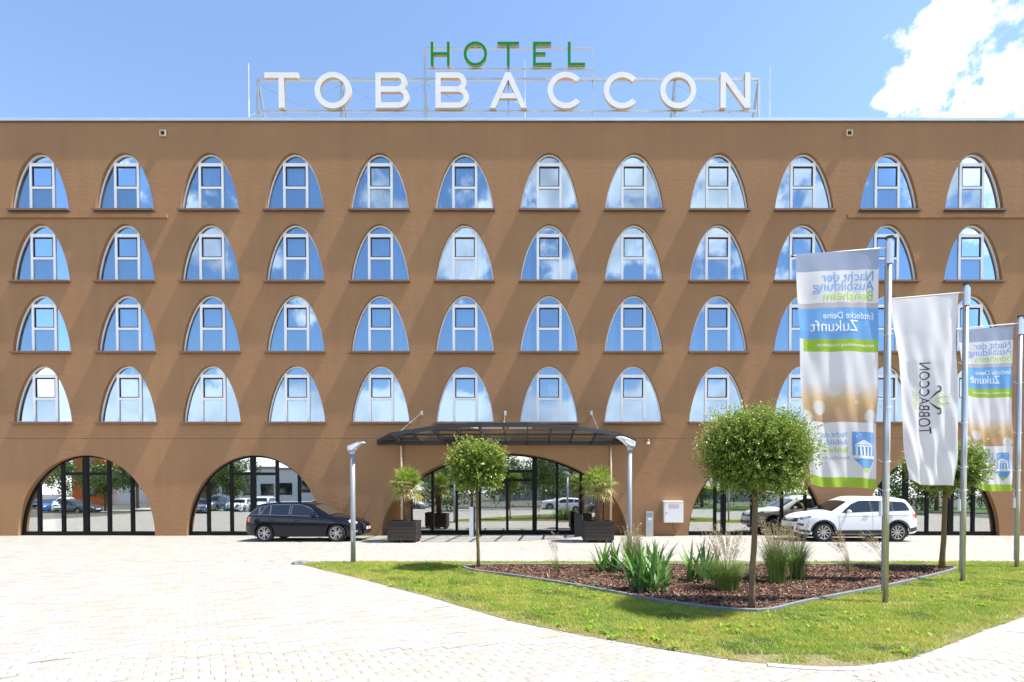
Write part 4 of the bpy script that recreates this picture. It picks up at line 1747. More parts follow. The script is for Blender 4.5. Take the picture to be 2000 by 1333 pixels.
def grass_clump(loc, h, spread, n, plume, seed, label, lean=(0.0, 0.0), green=1.0, leafh=0.55, name='ornamental_grass'):
    r_ = np.random.default_rng(seed)
    t = thing(name, label, 'plant', (loc[0], loc[1], 0.035), group='feather grass clumps in the bed')

    def ribbon(nb, hh, sp, wd, colf, segs=5, droop=0.25):
        V, F, Cc = [], [], []
        ends = []
        for k in range(nb):
            a = r_.uniform(0, 6.283)
            rad_ = abs(r_.normal(0, 0.35)) * sp * 0.45
            b = np.array([math.cos(a) * rad_, math.sin(a) * rad_, 0.0])
            H = hh * r_.uniform(0.65, 1.08)
            outv = np.array([math.cos(a), math.sin(a), 0]) * sp * r_.uniform(0.3, 1.0) + np.array([lean[0], lean[1], 0]) * r_.uniform(0.6, 1.2)
            sv = np.array([-math.sin(a + 0.7), math.cos(a + 0.7), 0]) * wd * r_.uniform(0.7, 1.2)
            c0 = colf()
            i0 = len(V)
            for s_ in range(segs + 1):
                f = s_ / segs
                p = b + outv * f ** 1.8 + np.array([0, 0, H * (f - droop * f ** 3)])
                ww = sv * (1 - f * 0.85) * 0.5
                V += [p - ww, p + ww]
                Cc += [c0, c0]
            for s_ in range(segs):
                q = i0 + 2 * s_
                F.append((q, q + 1, q + 3, q + 2))
            ends.append((b, outv, H))
        return V, F, Cc, ends
    V, F, Cc, _ = ribbon(int(n * 0.8), h * leafh, spread * 1.25, 0.010, lambda: np.array([0.12, 0.22, 0.045]) * r_.uniform(0.5, 1.6) * green + np.array([0.26, 0.22, 0.09]) * (1 - green * r_.uniform(0.6, 1.0)), 6, 0.42)
    link('blades', np_mesh('blades', V, F, 'blade', np.array(Cc)), t)['kind'] = 'stuff'
    V, F, Cc, ends = ribbon(plume, h, spread * 0.75, 0.006, lambda: np.array([0.30, 0.27, 0.12]) * r_.uniform(0.7, 1.25), 6, 0.12)
    # spikelets of the plumes
    for (b, outv, H) in ends:
        for s_ in range(30):
            f = r_.uniform(0.66, 1.0)
            p = b + outv * f ** 1.8 + np.array([0, 0, H * (f - 0.12 * f ** 3)])
            d = r_.normal(0, 1, 3)
            d[2] = abs(d[2]) + 0.5
            d = d / np.linalg.norm(d) * r_.uniform(0.015, 0.045)
            s2 = np.cross(d, r_.normal(0, 1, 3))
            s2 = s2 / np.linalg.norm(s2) * 0.0045
            c0 = np.array([0.46, 0.37, 0.21]) * r_.uniform(0.7, 1.25)
            i0 = len(V)
            V += [p, p + d * .5 + s2, p + d, p + d * .5 - s2]
            Cc += [c0] * 4
            F.append((i0, i0 + 1, i0 + 2, i0 + 3))
    link('plumes', np_mesh('plumes', V, F, 'blade', np.array(Cc)), t)['kind'] = 'stuff'
    return t


grass_clump((3.66, 9.95), 1.28, 0.52, 1100, 90, 1, 'leafy feather grass clump left of the big tree trunk', lean=(-0.08, 0), leafh=0.68)
grass_clump((4.92, 10.7), 1.38, 0.44, 900, 110, 2, 'tall upright feather grass right of the big tree trunk', lean=(-0.05, 0), leafh=0.95)
grass_clump((5.50, 11.05), 1.32, 0.34, 520, 70, 3, 'slim feather grass beside the tall upright one, before the white car', leafh=0.95)
grass_clump((2.30, 12.1), 1.2, 0.34, 480, 70, 4, 'feather grass standing round the right lamp post', leafh=0.95)
grass_clump((0.60, 12.15), 0.95, 0.14, 40, 14, 5, 'sparse dry grass tuft leaning left before the entrance', lean=(-0.12, 0), green=0.35, leafh=0.6)
grass_clump((7.15, 12.0), 1.05, 0.14, 70, 26, 6, 'dry plumed grass bending left in front of the white car', lean=(-0.34, 0), green=0.4, leafh=0.6)
grass_clump((8.02, 12.1), 1.02, 0.16, 60, 26, 7, 'dry plumed grass bending left beside the nearest flagpole', lean=(-0.50, 0), green=0.3, leafh=0.5)

for (fx, fy, nm, cA, cB, lab) in ((4.22, 11.1, 'flower_clump', (0.50, 0.02, 0.07), (0.62, 0.06, 0.16), 'small crimson flower clump behind the big tree trunk'),
                                  (4.47, 10.9, 'flower_clump', (0.11, 0.025, 0.22), (0.16, 0.04, 0.30), 'small purple flower clump right of the crimson one')):
    r_ = np.random.default_rng(int(fx * 100))
    t = thing(nm, lab, 'flowers', (fx, fy, 0.035), group='summer flowers in the bed')
    n = 260
    d = r_.normal(size=(n, 3))
    d[:, 2] = np.abs(d[:, 2])
    d /= np.linalg.norm(d, axis=1, keepdims=True)
    rad_ = r_.uniform(0.3, 1.0, (n, 1))
    P = d * rad_ * np.array([0.12, 0.12, 0.20])
    N = r_.normal(size=(n, 3))
    L_ = r_.uniform(0.04, 0.07, n)
    link('leaves', leaves_mesh('leaves', P, d + r_.normal(0, .5, (n, 3)), N, L_, L_ * 0.5, np.tile((0.05, 0.10, 0.025), (n, 1)) * r_.uniform(.7, 1.3, (n, 1)), 'leaf'), t)['kind'] = 'stuff'
    n = 170
    d = r_.normal(size=(n, 3))
    d[:, 2] = np.abs(d[:, 2]) + 0.25
    d /= np.linalg.norm(d, axis=1, keepdims=True)
    P = d * np.array([0.13, 0.13, 0.22])
    k = r_.random((n, 1))
    L_ = r_.uniform(0.025, 0.045, n)
    link('blossoms', leaves_mesh('blossoms', P, r_.normal(size=(n, 3)), d, L_, L_ * 0.9, np.array(cA) * k + np.array(cB) * (1 - k), 'leaf'), t)['kind'] = 'stuff'
for k, (fx, fy, lab) in enumerate(((0.75, 10.95, 'pale seedling in the mulch near the left edge of the bed'), (1.28, 10.5, 'pale seedling in the mulch before the small iris'),
                                   (6.3, 12.6, 'pale seedling at the far side of the mulch'), (6.55, 11.6, 'pale seedling in the middle of the mulch right of the tall grass'))):
    r_ = np.random.default_rng(k)
    n = 70
    P = np.zeros((n, 3))
    P[:, :2] = r_.normal(0, 0.03, (n, 2))
    D = r_.normal(size=(n, 3))
    D[:, 2] = np.abs(D[:, 2]) * 0.5
    L_ = r_.uniform(0.05, 0.13, n)
    t = thing('seedling', lab, 'plant', (fx, fy, 0.04), group='seedlings in the mulch')
    link('leaves', leaves_mesh('leaves', P, D, r_.normal(size=(n, 3)), L_, L_ * 0.12, np.tile((0.26, 0.31, 0.17), (n, 1)) * r_.uniform(.7, 1.2, (n, 1)), 'leaf'), t)['kind'] = 'stuff'
# boulder at the lawn's left tip
bm = bmesh.new()
bmesh.ops.create_icosphere(bm, subdivisions=3, radius=1.0)
for v in bm.verts:
    v.co *= 1 + 0.28 * mnoise.noise(v.co * 1.6)
    v.co.x *= 0.24
    v.co.y *= 0.16
    v.co.z = max(-0.02, v.co.z * 0.075)
me = bpy.data.meshes.new('boulder')
bm.to_mesh(me)
bm.free()
me.materials.append(MATS['stone'])
tag(link('boulder', me, None, (-5.84, 13.72, 0.012)), 'flat dark stone at the left tip of the lawn', 'stone')


# ------------------------------------------------------------------ lamp posts
def lamp_post(loc, H, face, label, rp=0.062):
    t = thing('lamp_post', label, 'lamp post', (loc[0], loc[1], 0.0), group='grey lamp posts at the lawn')
    mb = MB()
    mb.lathe([(0.0, 0), (rp, 0), (rp, 0.9), (rp * 0.97, H - 0.22), (0.0, H - 0.219)], 'z', 20)
    p = mb.build('post', 'lamp_grey', t, smooth=False)
    for pl in p.data.polygons:
        pl.use_smooth = True
    mb = MB()
    mb.box(-0.022, 0.022, -rp - 0.004, -rp + 0.01, 0.55, 0.85)
    mb.build('service_door', 'galv', t)
    mb = MB()
    mb.lathe([(0.0, H - 0.26), (rp * 1.12, H - 0.26), (rp * 1.12, H - 0.19), (rp * 0.8, H - 0.14), (0.0, H - 0.139)], 'z', 18)
    mb.build('collar', 'galv', t)
    # flat luminaire tilted upwards away from the neck
    ca, sa = math.cos(face), math.sin(face)
    prof_ = [(-0.09, -0.10), (-0.10, 0.00), (-0.02, 0.035), (0.16, 0.10), (0.30, 0.115), (0.33, 0.09), (0.20, 0.035), (0.08, -0.05), (0.03, -0.10)]
    mb = MB()

    def m3(u, v, s_):
        return (u * ca - s_ * sa, u * sa + s_ * ca, H - 0.06 + v)
    mb.prism(prof_, lambda u, v: m3(u, v, -0.10 + 0.03 * (u > 0.15)), lambda u, v: m3(u, v, 0.10 - 0.03 * (u > 0.15)))
    hd = mb.build('lamp_head', 'lamp_white', t)
    mb = MB()
    mb.prism([(-0.095, -0.14), (-0.108, -0.02), (-0.03, 0.0), (0.02, -0.14)], lambda u, v: m3(u, v, -0.075), lambda u, v: m3(u, v, 0.075))
    mb.build('neck', 'lamp_grey', t)
    mb = MB()
    mb.prism([(0.09, -0.046), (0.20, 0.03), (0.29, 0.075), (0.285, 0.068), (0.20, 0.022), (0.095, -0.052)], lambda u, v: m3(u, v, -0.06), lambda u, v: m3(u, v, 0.06))
    mb.build('lens', 'headlight', hd)
    return t


lamp_post((-4.568, 13.87), 3.07, R(-10), 'grey lamp post at the left tip of the lawn, beside the dark car')
lamp_post((2.309, 12.465), 3.06, R(200), 'grey lamp post in the bed, before the right end of the canopy', 0.058)


# ------------------------------------------------------------------ things along the wall
def at_wall(name, label, cat, x, y, z=0.0):
    return thing(name, label, cat, (x, y, z))


t = at_wall('meter_cabinet', 'white metal wall cabinet with a red-bordered notice', 'cabinet', 5.86, WY - 0.004, 0.56)
mb = MB()
mb.box(-0.39, 0.39, -0.26, 0.0, 0.0, 0.86)
mb.build('case', 'white_paint', t)
mb = MB()
mb.box(-0.375, 0.375, -0.275, -0.2602, 0.015, 0.83)
dr = mb.build('door', 'white_paint', t)
mb = MB()
mb.prism([(-0.285, 0.86), (0.01, 0.86), (0.01, 0.885), (-0.285, 0.87)], lambda u, v: (-0.41, u, v), lambda u, v: (0.41, u, v))
mb.build('rain_cover', 'white_paint', t)
mb = MB()
for (x0, x1, z0, z1) in ((-.2, .2, .60, .615), (-.2, .2, .71, .725), (-.2, -.185, .615, .71), (.185, .2, .615, .71)):
    mb.box(x0, x1, -0.279, -0.2752, z0, z1)
mb.build('notice_border', 'red_border', dr)
mb = MB()
mb.box(-0.15, 0.15, -0.2785, -0.2752, 0.657, 0.668)
mb.build('notice_print', 'red_border', dr)
mb = MB()
mb.tube([(-0.30, -0.275, 0.40), (-0.30, -0.30, 0.40)], 0.022, 10)
mb.build('lock', 'anthracite', dr)
mb = MB()
mb.tube([(0.0, -0.12, 0.0), (0.02, -0.13, -0.18), (0.06, -0.14, -0.32), (0.11, -0.14, -0.40)], 0.012, 6)
mb.build('cable', 'gasket', t)

t = at_wall('ashtray_column', 'brushed steel ashtray column beside the white wall cabinet', 'ashtray', 4.85, WY - 0.30)
mb = MB()
mb.box(-0.145, 0.145, -0.11, 0.11, 0.0, 1.02)
mb.build('body', 'galv', t)
mb = MB()
mb.box(-0.115, 0.115, -0.114, -0.1102, 0.80, 0.97)
mb.build('panel', 'lamp_grey', t)
mb = MB()
mb.box(-0.07, 0.07, -0.15, -0.1102, 0.66, 0.75)
mb.build('ash_slot', 'lamp_white', t)

t = at_wall('alarm_beacon', 'small red and white alarm beacon on the wall right of the canopy', 'beacon', 4.84, WY - 0.002, 3.76)
mb = MB()
mb.lathe([(0, 0), (0.06, 0.0), (0.075, 0.03), (0.07, 0.10), (0, 0.10)], 'z', 14, (0, -0.09, 0))
mb.box(-0.04, 0.04, -0.06, 0.0, 0.02, 0.08)
mb.build('base', 'white_paint', t)
mb = MB()
mb.lathe([(0.065, 0.1005), (0.065, 0.17), (0.045, 0.205), (0, 0.212)], 'z', 14, (0, -0.09, 0))
mb.build('lens', 'red_lamp', t, smooth=True)

t = at_wall('info_column', 'slim silver column standing left of the lobby door', 'column', -2.33, WY - 0.40)
mb = MB()
mb.box(-0.115, 0.05, -0.10, 0.10, 0.012, 1.20)
mb.build('body', 'lamp_white', t)
mb = MB()
mb.box(0.0502, 0.115, -0.09, 0.09, 0.012, 1.20)
mb.build('side_panel', 'anthracite', t)
mb = MB()
mb.box(-0.14, 0.14, -0.13, 0.13, 0.0, 0.0118)
mb.build('base_plate', 'galv', t)

t = at_wall('litter_bin', 'black litter bin with slanted top right of the lobby door', 'bin', 1.98, WY - 0.35)
mb = MB()
mb.prism([(-0.16, 0.0), (0.14, 0.0), (0.14, 0.86), (-0.16, 0.94)], lambda u, v: (u, -0.15, v), lambda u, v: (u, 0.15, v))
mb.build('body', 'plastic_black', t)
mb = MB()
mb.prism([(-0.155, 0.9405), (0.135, 0.8635), (0.135, 0.885), (-0.155, 0.962)], lambda u, v: (u, -0.145, v), lambda u, v: (u, 0.145, v))
mb.build('lid', 'anthracite', t)
mb = MB()
mb.box(0.1402, 0.155, -0.15, 0.15, 0.0, 0.85)
mb.build('side_panel', 'lamp_grey', t)


# ------------------------------------------------------------------ flagpoles and banners
def flagpole(x, y, H, arm_l, label):
    t = thing('flagpole', label, 'flagpole', (x, y, 0.0), group='aluminium flagpoles on the lawn')
    mb = MB()
    mb.lathe([(0.0, 0.0), (0.045, 0.0), (0.045, H - 0.46), (0.0, H - 0.459)], 'z', 16)
    mb.build('pole', 'alu_pole', t, smooth=True)
    mb = MB()
    mb.box(-0.062, -0.040, -0.018, 0.018, 0.20, H - 0.47)
    mb.build('halyard_track', 'lamp_grey', t)
    mb = MB()
    mb.lathe([(0.0, H - 0.458), (0.062, H - 0.458), (0.062, H - 0.10), (0.040, H - 0.095), (0.040, H - 0.04), (0, H - 0.039)], 'z', 16)
    hd = mb.build('pole_head', 'alu_pole', t)
    mb = MB()
    mb.lathe([(0.0, H - 0.0385), (0.068, H - 0.0385), (0.068, H - 0.012), (0.03, H), (0, H + 0.001)], 'z', 16)
    mb.build('cap', 'anthracite', hd)
    ax = -arm_l
    mb = MB()
    mb.tube([(-0.06, 0, H - 0.19), (ax, 0, H - 0.19 - 0.085 * arm_l)], 0.014, 8)
    ar = mb.build('banner_arm', 'lamp_white', hd)
    mb = MB()
    mb.tube([(ax, 0, H - 0.19 - 0.085 * arm_l), (ax - 0.03, 0, H - 0.1925 - 0.085 * arm_l)], 0.02, 8)
    mb.build('end_knob', 'gasket', ar)
    for zr in (4.45, 3.25, 2.35, 1.88):
        mb = MB()
        n = 14
        for k in range(n):
            a0, a1 = 2 * math.pi * k / n, 2 * math.pi * (k + 1) / n
            mb.tube([(math.cos(a0) * 0.056, math.sin(a0) * 0.056, zr + 0.012 * math.cos(a0)), (math.cos(a1) * 0.056, math.sin(a1) * 0.056, zr + 0.012 * math.cos(a1))], 0.007, 5, False)
        mb.tube([(-0.056, 0, zr - 0.012), (-0.10, -0.01, zr + 0.01), (-0.15, 0.0, zr + 0.045)], 0.006, 5)
        mb.build('retaining_ring', 'lamp_white', t)
    mb = MB()
    mb.tube([(-0.115, -0.03, 1.46), (-0.115, -0.03, 1.70)], [0.028, 0.024], 10)
    mb.tube([(-0.115, -0.03, 1.70), (-0.11, 0.0, 1.86)], 0.005, 5)
    mb.build('flag_weight', 'lamp_white', t)
    return t


POLES = [(5.931, 8.943, 6.07, 1.58), (8.876, 10.998, 6.09, 1.55), (11.76, 12.958, 6.07, 1.55)]
for (p, lab) in zip(POLES, ('nearest aluminium flagpole with the blue and green printed banner', 'middle aluminium flagpole carrying the white hotel flag',
                            'farthest aluminium flagpole at the right edge with a printed banner')):
    flagpole(p[0], p[1], p[2], p[3], lab)


def text_verts(body, size, align='LEFT'):
    cu = bpy.data.curves.new('txt', 'FONT')
    cu.body = body
    cu.size = size
    cu.align_x = align
    ob = bpy.data.objects.new('txt', cu)
    C.objects.link(ob)
    bpy.context.view_layer.update()
    dg = bpy.context.evaluated_depsgraph_get()
    me = bpy.data.meshes.new_from_object(ob.evaluated_get(dg))
    bpy.data.objects.remove(ob)
    bpy.data.curves.remove(cu)
    return me


class Banner:
    """cloth hung from a sloping arm; (u, v): u from the pole side 0..1 leftwards, v from the top 0..1 down"""

    def __init__(s, pole, w_top, w_bot, z_top_pole, z_bot, slope, seed, amp, label, group=None, name='banner'):
        s.x0, s.y0 = pole[0] - 0.165, pole[1]
        s.wt, s.wb, s.zt, s.zb, s.sl, s.seed, s.amp = w_top, w_bot, z_top_pole, z_bot, slope, seed, amp
        s.t = thing(name, label, 'banner', (s.x0, s.y0, z_bot), group=group)

    def pt(s, u, v, off=0.0):
        k, a = s.seed, s.amp
        w = s.wt + (s.wb - s.wt) * v
        x = -u * w - 0.05 * math.sin(v * 3.1) * u + 0.10 * v * v * (0 if s.wb > s.wt else 1) * u
        zt = s.zt - s.sl * u * s.wt
        zbt = s.zb + 0.05 * math.sin(u * 5 + k) * u + (0.12 * u * u if s.wb < s.wt else 0)
        z = zt + (zbt - zt) * v - s.zb
        e = min(1, v * 5)
        y = a * e * (0.55 * math.sin(u * 7.0 + v * 3.5 + k) * (0.25 + 0.75 * u) + 0.30 * math.sin(u * 17 - v * 7 + 2 * k) * (0.35 + v)
                     + 0.18 * math.sin(u * 29 + v * 16 + k * 3) * v + 0.16 * math.sin(u * 9 - v * 25 + k) * v * v)
        y += a * 0.22 * math.sin(u * 22 + k) * (1 - min(1, v * 1.6)) * e
        y -= 0.25 * u * min(1.0, 0.15 + 2.5 * v)
        return (x, y - off, z)

    def cloth(s, colour, nu=64, vs_=None):
        V, Cc, F = [], [], []
        for v in vs_:
            for i in range(nu + 1):
                u = i / nu
                V.append(s.pt(u, v))
        nv = len(vs_)
        rows_c = []
        for j in range(nv):
            for i in range(nu + 1):
                Cc.append(colour(i / nu, vs_[j]))
        for j in range(nv - 1):
            for i in range(nu):
                a = j * (nu + 1) + i
                F.append((a, a + 1, a + nu + 2, a + nu + 1))
        o = link('cloth', np_mesh('cloth', V, F, 'print_cloth', np.array(Cc), smooth=True), s.t)
        return o

    def lay(s, name, me, matname, f, parent, off=0.006):
        """print a flat mesh onto the cloth; f maps local (x, y) to (u, v)"""
        bm = bmesh.new()
        bm.from_mesh(me)
        xs_ = [v.co.x for v in bm.verts]
        ys_ = [v.co.y for v in bm.verts]
        if not xs_:
            bm.free()
            return
        for ax, lo_, hi_ in ((0, min(xs_), max(xs_)), (1, min(ys_), max(ys_))):
            k = lo_ + 0.03
            while k < hi_:
                no = (1, 0, 0) if ax == 0 else (0, 1, 0)
                bmesh.ops.bisect_plane(bm, geom=bm.verts[:] + bm.edges[:] + bm.faces[:], plane_co=(k if ax == 0 else 0, k if ax == 1 else 0, 0), plane_no=no)
                k += 0.03
        for v in bm.verts:
            u, vv = f(v.co.x, v.co.y)
            v.co = s.pt(u, vv, off)
        m2 = bpy.data.meshes.new(name)
        bm.to_mesh(m2)
        bm.free()
        m2.materials.append(MATS[matname])
        for p in m2.polygons:
            p.use_smooth = True
        return link(name, m2, parent)

    def mirrored(s, u0, v0):
        """text read from the far side: its start lies at the pole edge, running left"""
        H = s.zt - s.zb

        def f(x, y):
            return (u0 + x / s.wt, v0 - y / H)
        return f

    def text(s, body, size, u0, v0, m, parent, wmax=None):
        me = text_verts(body, size)
        wd = max((v.co.x for v in me.vertices), default=1)
        k = 1.0 if wmax is None else wmax / wd
        for v in me.vertices:
            v.co.x *= k
        s.lay('lettering', me, m, s.mirrored(u0, v0), parent)
        bpy.data.meshes.remove(me)

    def flat(s, name, pts, m, parent, off=0.005):
        me = bpy.data.meshes.new(name)
        me.from_pydata([(p[0], p[1], 0) for p in pts], [], [tuple(range(len(pts)))])
        o = s.lay(name, me, m, lambda x, y: (x, y), parent, off)
        bpy.data.meshes.remove(me)
        return o


def bands(vlist, n=170):
    """rows of the cloth grid with doubled rows at the print edges"""
    vs_ = set(np.linspace(0, 1, n))
    for b in vlist:
        vs_.add(b - 0.0006)
        vs_.add(b + 0.0006)
    return sorted(v for v in vs_ if 0 <= v <= 1)


EDG = [0.048, 0.222, 0.244, 0.378, 0.430, 0.725, 0.958]
bok = []
rb = random.Random(4)
for k in range(40):
    bok.append((rb.random(), rb.uniform(0.56, 0.722), rb.choice((0.006, 0.008, 0.010, 0.018))))
bok += [(0.77, 0.665, 0.098), (0.10, 0.70, 0.098), (0.97, 0.71, 0.09), (0.28, 0.64, 0.032), (0.75, 0.585, 0.05), (0.58, 0.585, 0.10), (0.27, 0.59, 0.055), (0.80, 0.56, 0.05)]
ASP = 3.1


def print_colour(u, v):
    e = EDG
    w = np.array((0.90, 0.90, 0.92))
    if v < e[0]:
        return np.array((0.40, 0.48, 0.64))
    if v < e[0] + 0.035:
        return np.array((0.40, 0.48, 0.64))
    if v < e[1]:
        return w
    if v < e[2]:
        return np.array((0.62, 0.57, 0.58))
    if v < e[3]:
        return np.array((0.20, 0.48, 0.90))
    if v < e[4]:
        return np.array((0.42, 0.64, 0.05)) if u < 0.94 else w
    if v < e[5]:
        k = (v - e[4]) / (e[5] - e[4])
        brown = np.array((0.56, 0.34, 0.23))
        gold = np.array((0.82, 0.55, 0.26))
        if k < 0.42:
            c = w
        elif k < 0.70:
            f = (k - 0.42) / 0.28
            c = w * (1 - f) + gold * f
        else:
            f = (k - 0.70) / 0.30
            c = gold * (1 - f) + brown * f
        for (bu, bv, r_) in bok:
            d = math.hypot((u - bu), (v - bv) * ASP)
            if d < r_:
                f = (0.55 if r_ < 0.06 or bv < 0.63 else 0.85) * min(1, (r_ - d) / 0.015 + 0.3)
                c = c * (1 - f) + np.array((0.86, 0.86, 0.84)) * f
        return c
    if v < e[6]:
        return w
    return np.array((0.42, 0.64, 0.05))


def event_banner(pole, label, seed, wt, zt, zb, slope):
    B = Banner(pole, wt, wt * 0.97, zt, zb, slope, seed, 0.075, label, 'printed event banners')
    cl = B.cloth(print_colour, 64, bands(EDG + [EDG[0] + 0.035]))
    cl['label'] = 'blue, white, green and bronze print seen from the back'
    B.text('Nacht der', 0.235, 0.05, 0.130, 'print_blue', cl, 0.92)
    B.text('Ausbildung', 0.235, 0.05, 0.170, 'print_blue', cl, 1.06)
    B.text('Bensheim', 0.235, 0.05, 0.212, 'print_green', cl, 0.90)
    B.text('Entdecke Deine', 0.16, 0.05, 0.291, 'print_white', cl, 0.92)
    B.text('Zukunft', 0.27, 0.27, 0.345, 'print_white', cl, 0.82)
    B.text('nachtderausbildung-bensheim.de', 0.075, 0.06, 0.408, 'print_white', cl, 1.02)
    B.text('Nacht der', 0.13, 0.41, 0.788, 'print_blue', cl, 0.50)
    B.text('Ausbildung', 0.13, 0.40, 0.820, 'print_blue', cl, 0.58)
    B.text('Bensheim', 0.13, 0.39, 0.852, 'print_green', cl, 0.52)
    B.text('Entdecke Deine Zukunft', 0.075, 0.37, 0.882, 'print_grey', cl, 0.66)
    # emblem: blue pencil-shaped shield with a temple and stars
    B.flat('emblem_shield', [(0.06, 0.765), (0.35, 0.765), (0.335, 0.878), (0.05, 0.878)], 'print_blue', cl, 0.005)
    B.flat('emblem_cone', [(0.05, 0.880), (0.325, 0.880), (0.235, 0.915), (0.115, 0.915)], 'print_blue', cl, 0.005)
    B.flat('emblem_tip', [(0.115, 0.9155), (0.235, 0.9155), (0.175, 0.938)], 'print_green', cl, 0.005)
    B.flat('temple_gable', [(0.085, 0.818), (0.315, 0.818), (0.20, 0.797)], 'print_white', cl, 0.009)
    B.flat('temple_beam', [(0.085, 0.820), (0.315, 0.820), (0.315, 0.827), (0.085, 0.827)], 'print_white', cl, 0.009)
    for k in range(5):
        c = 0.10 + k * 0.049
        B.flat('temple_column', [(c - 0.012, 0.828), (c + 0.012, 0.828), (c + 0.012, 0.863), (c - 0.012, 0.863)], 'print_white', cl, 0.009)
    B.flat('temple_base', [(0.06, 0.864), (0.335, 0.864), (0.345, 0.876), (0.05, 0.876)], 'print_white', cl, 0.009)
    for (su, sv, r_) in ((0.29, 0.785, 0.020), (0.245, 0.777, 0.016), (0.16, 0.772, 0.010), (0.10, 0.778, 0.010), (0.155, 0.787, 0.008)):
        B.flat('emblem_star', [(su + math.cos(a) * r_ * (1 if j % 2 == 0 else 0.3), sv + math.sin(a) * r_ * (1 if j % 2 == 0 else 0.3) / ASP) for j, a in enumerate(np.linspace(0, 2 * math.pi, 8, endpoint=False))], 'print_white', cl, 0.009)
    return B


event_banner(POLES[0], 'nearest printed event banner in blue, white, green and bronze', 0.6, 1.40, 5.865, 1.90, 0.075)
event_banner(POLES[2], 'farther printed event banner at right edge, partly behind a flagpole', 2.1, 1.36, 5.82, 1.85, 0.085)

B = Banner(POLES[1], 1.40, 1.27, 5.87, 1.97, 0.095, 1.4, 0.11, 'white flag with the dark hotel name and green leaf emblem', name='hotel_flag')
cl = B.cloth(lambda u, v: np.array((0.92, 0.92, 0.94)), 64, bands([]))
Hh = B.zt - B.zb


def upward(x0, z0, sx=1.0, sy=1.0):
    # letters climb from the bottom, their tops pointing to the pole (read from the far side)
    def f(x, y):
        return ((x0 - y * sy) / B.wt, 1 - (z0 + x * sx) / Hh)
    return f


def put(body, size, x0, z0, length, m):
    me = text_verts(body, size)
    wd = max(v.co.x for v in me.vertices)
    B.lay('lettering', me, m, upward(x0, z0, length / wd, 1.0), cl)
    bpy.data.meshes.remove(me)


# offsets are measured from the pole edge (u) and from the lower hem
put('TOBBACCON', 0.36, 0.90, 1.06, 1.46, 'print_plum')
put('HOTEL', 0.15, 1.06, 1.56, 0.38, 'print_green')


def leaf_mark(pts, m, nm='leaf_mark'):
    B.flat(nm, [(a / B.wt, 1 - b / Hh) for (a, b) in pts], m, cl, 0.006)


ca_, cz0 = 0.66, 1.74       # emblem root


def sweep(path, wmax, m, nm):
    n = len(path)
    L1, L2 = [], []
    for k in range(n):
        a = np.array(path[max(0, k - 1)])
        b = np.array(path[min(n - 1, k + 1)])
        d = (b - a) / (np.linalg.norm(b - a) + 1e-9)
        nv = np.array([-d[1], d[0]]) * wmax * math.sin(math.pi * (k + 0.35) / (n + 0.2)) * 0.5
        p = np.array(path[k])
        L1.append(p + nv)
        L2.append(p - nv)
    for k in range(n - 1):
        leaf_mark([L1[k], L1[k + 1], L2[k + 1], L2[k]], m, nm)


for sg in (1, -1):
    curl = smooth_poly([(ca_, cz0 + sg * 0.01), (ca_ - 0.06, cz0 + sg * 0.09), (ca_ - 0.13, cz0 + sg * 0.16), (ca_ - 0.20, cz0 + sg * 0.19), (ca_ - 0.215, cz0 + sg * 0.255), (ca_ - 0.165, cz0 + sg * 0.285), (ca_ - 0.125, cz0 + sg * 0.255)], 4, False)
    sweep(curl, 0.045, 'print_plum', 'emblem_scroll')
    leaf = smooth_poly([(ca_ - 0.07, cz0), (ca_ - 0.20, cz0 + sg * 0.055), (ca_ - 0.33, cz0 + sg * 0.075), (ca_ - 0.47, cz0 + sg * 0.055)], 4, False)
    sweep(leaf, 0.032, 'print_green', 'emblem_leaf')
    leaf = smooth_poly([(ca_ - 0.08, cz0 + sg * 0.05), (ca_ - 0.20, cz0 + sg * 0.13), (ca_ - 0.31, cz0 + sg * 0.165)], 4, False)
    sweep(leaf, 0.020, 'print_pale', 'emblem_leaf')
# ------------------------------------------------------------------ cars
def interp(pts, x):
    if x <= pts[0][0]:
        return pts[0][1]
    for a, b in zip(pts[:-1], pts[1:]):
        if x <= b[0]:
            f = (x - a[0]) / (b[0] - a[0])
            return a[1] + (b[1] - a[1]) * f
    return pts[-1][1]


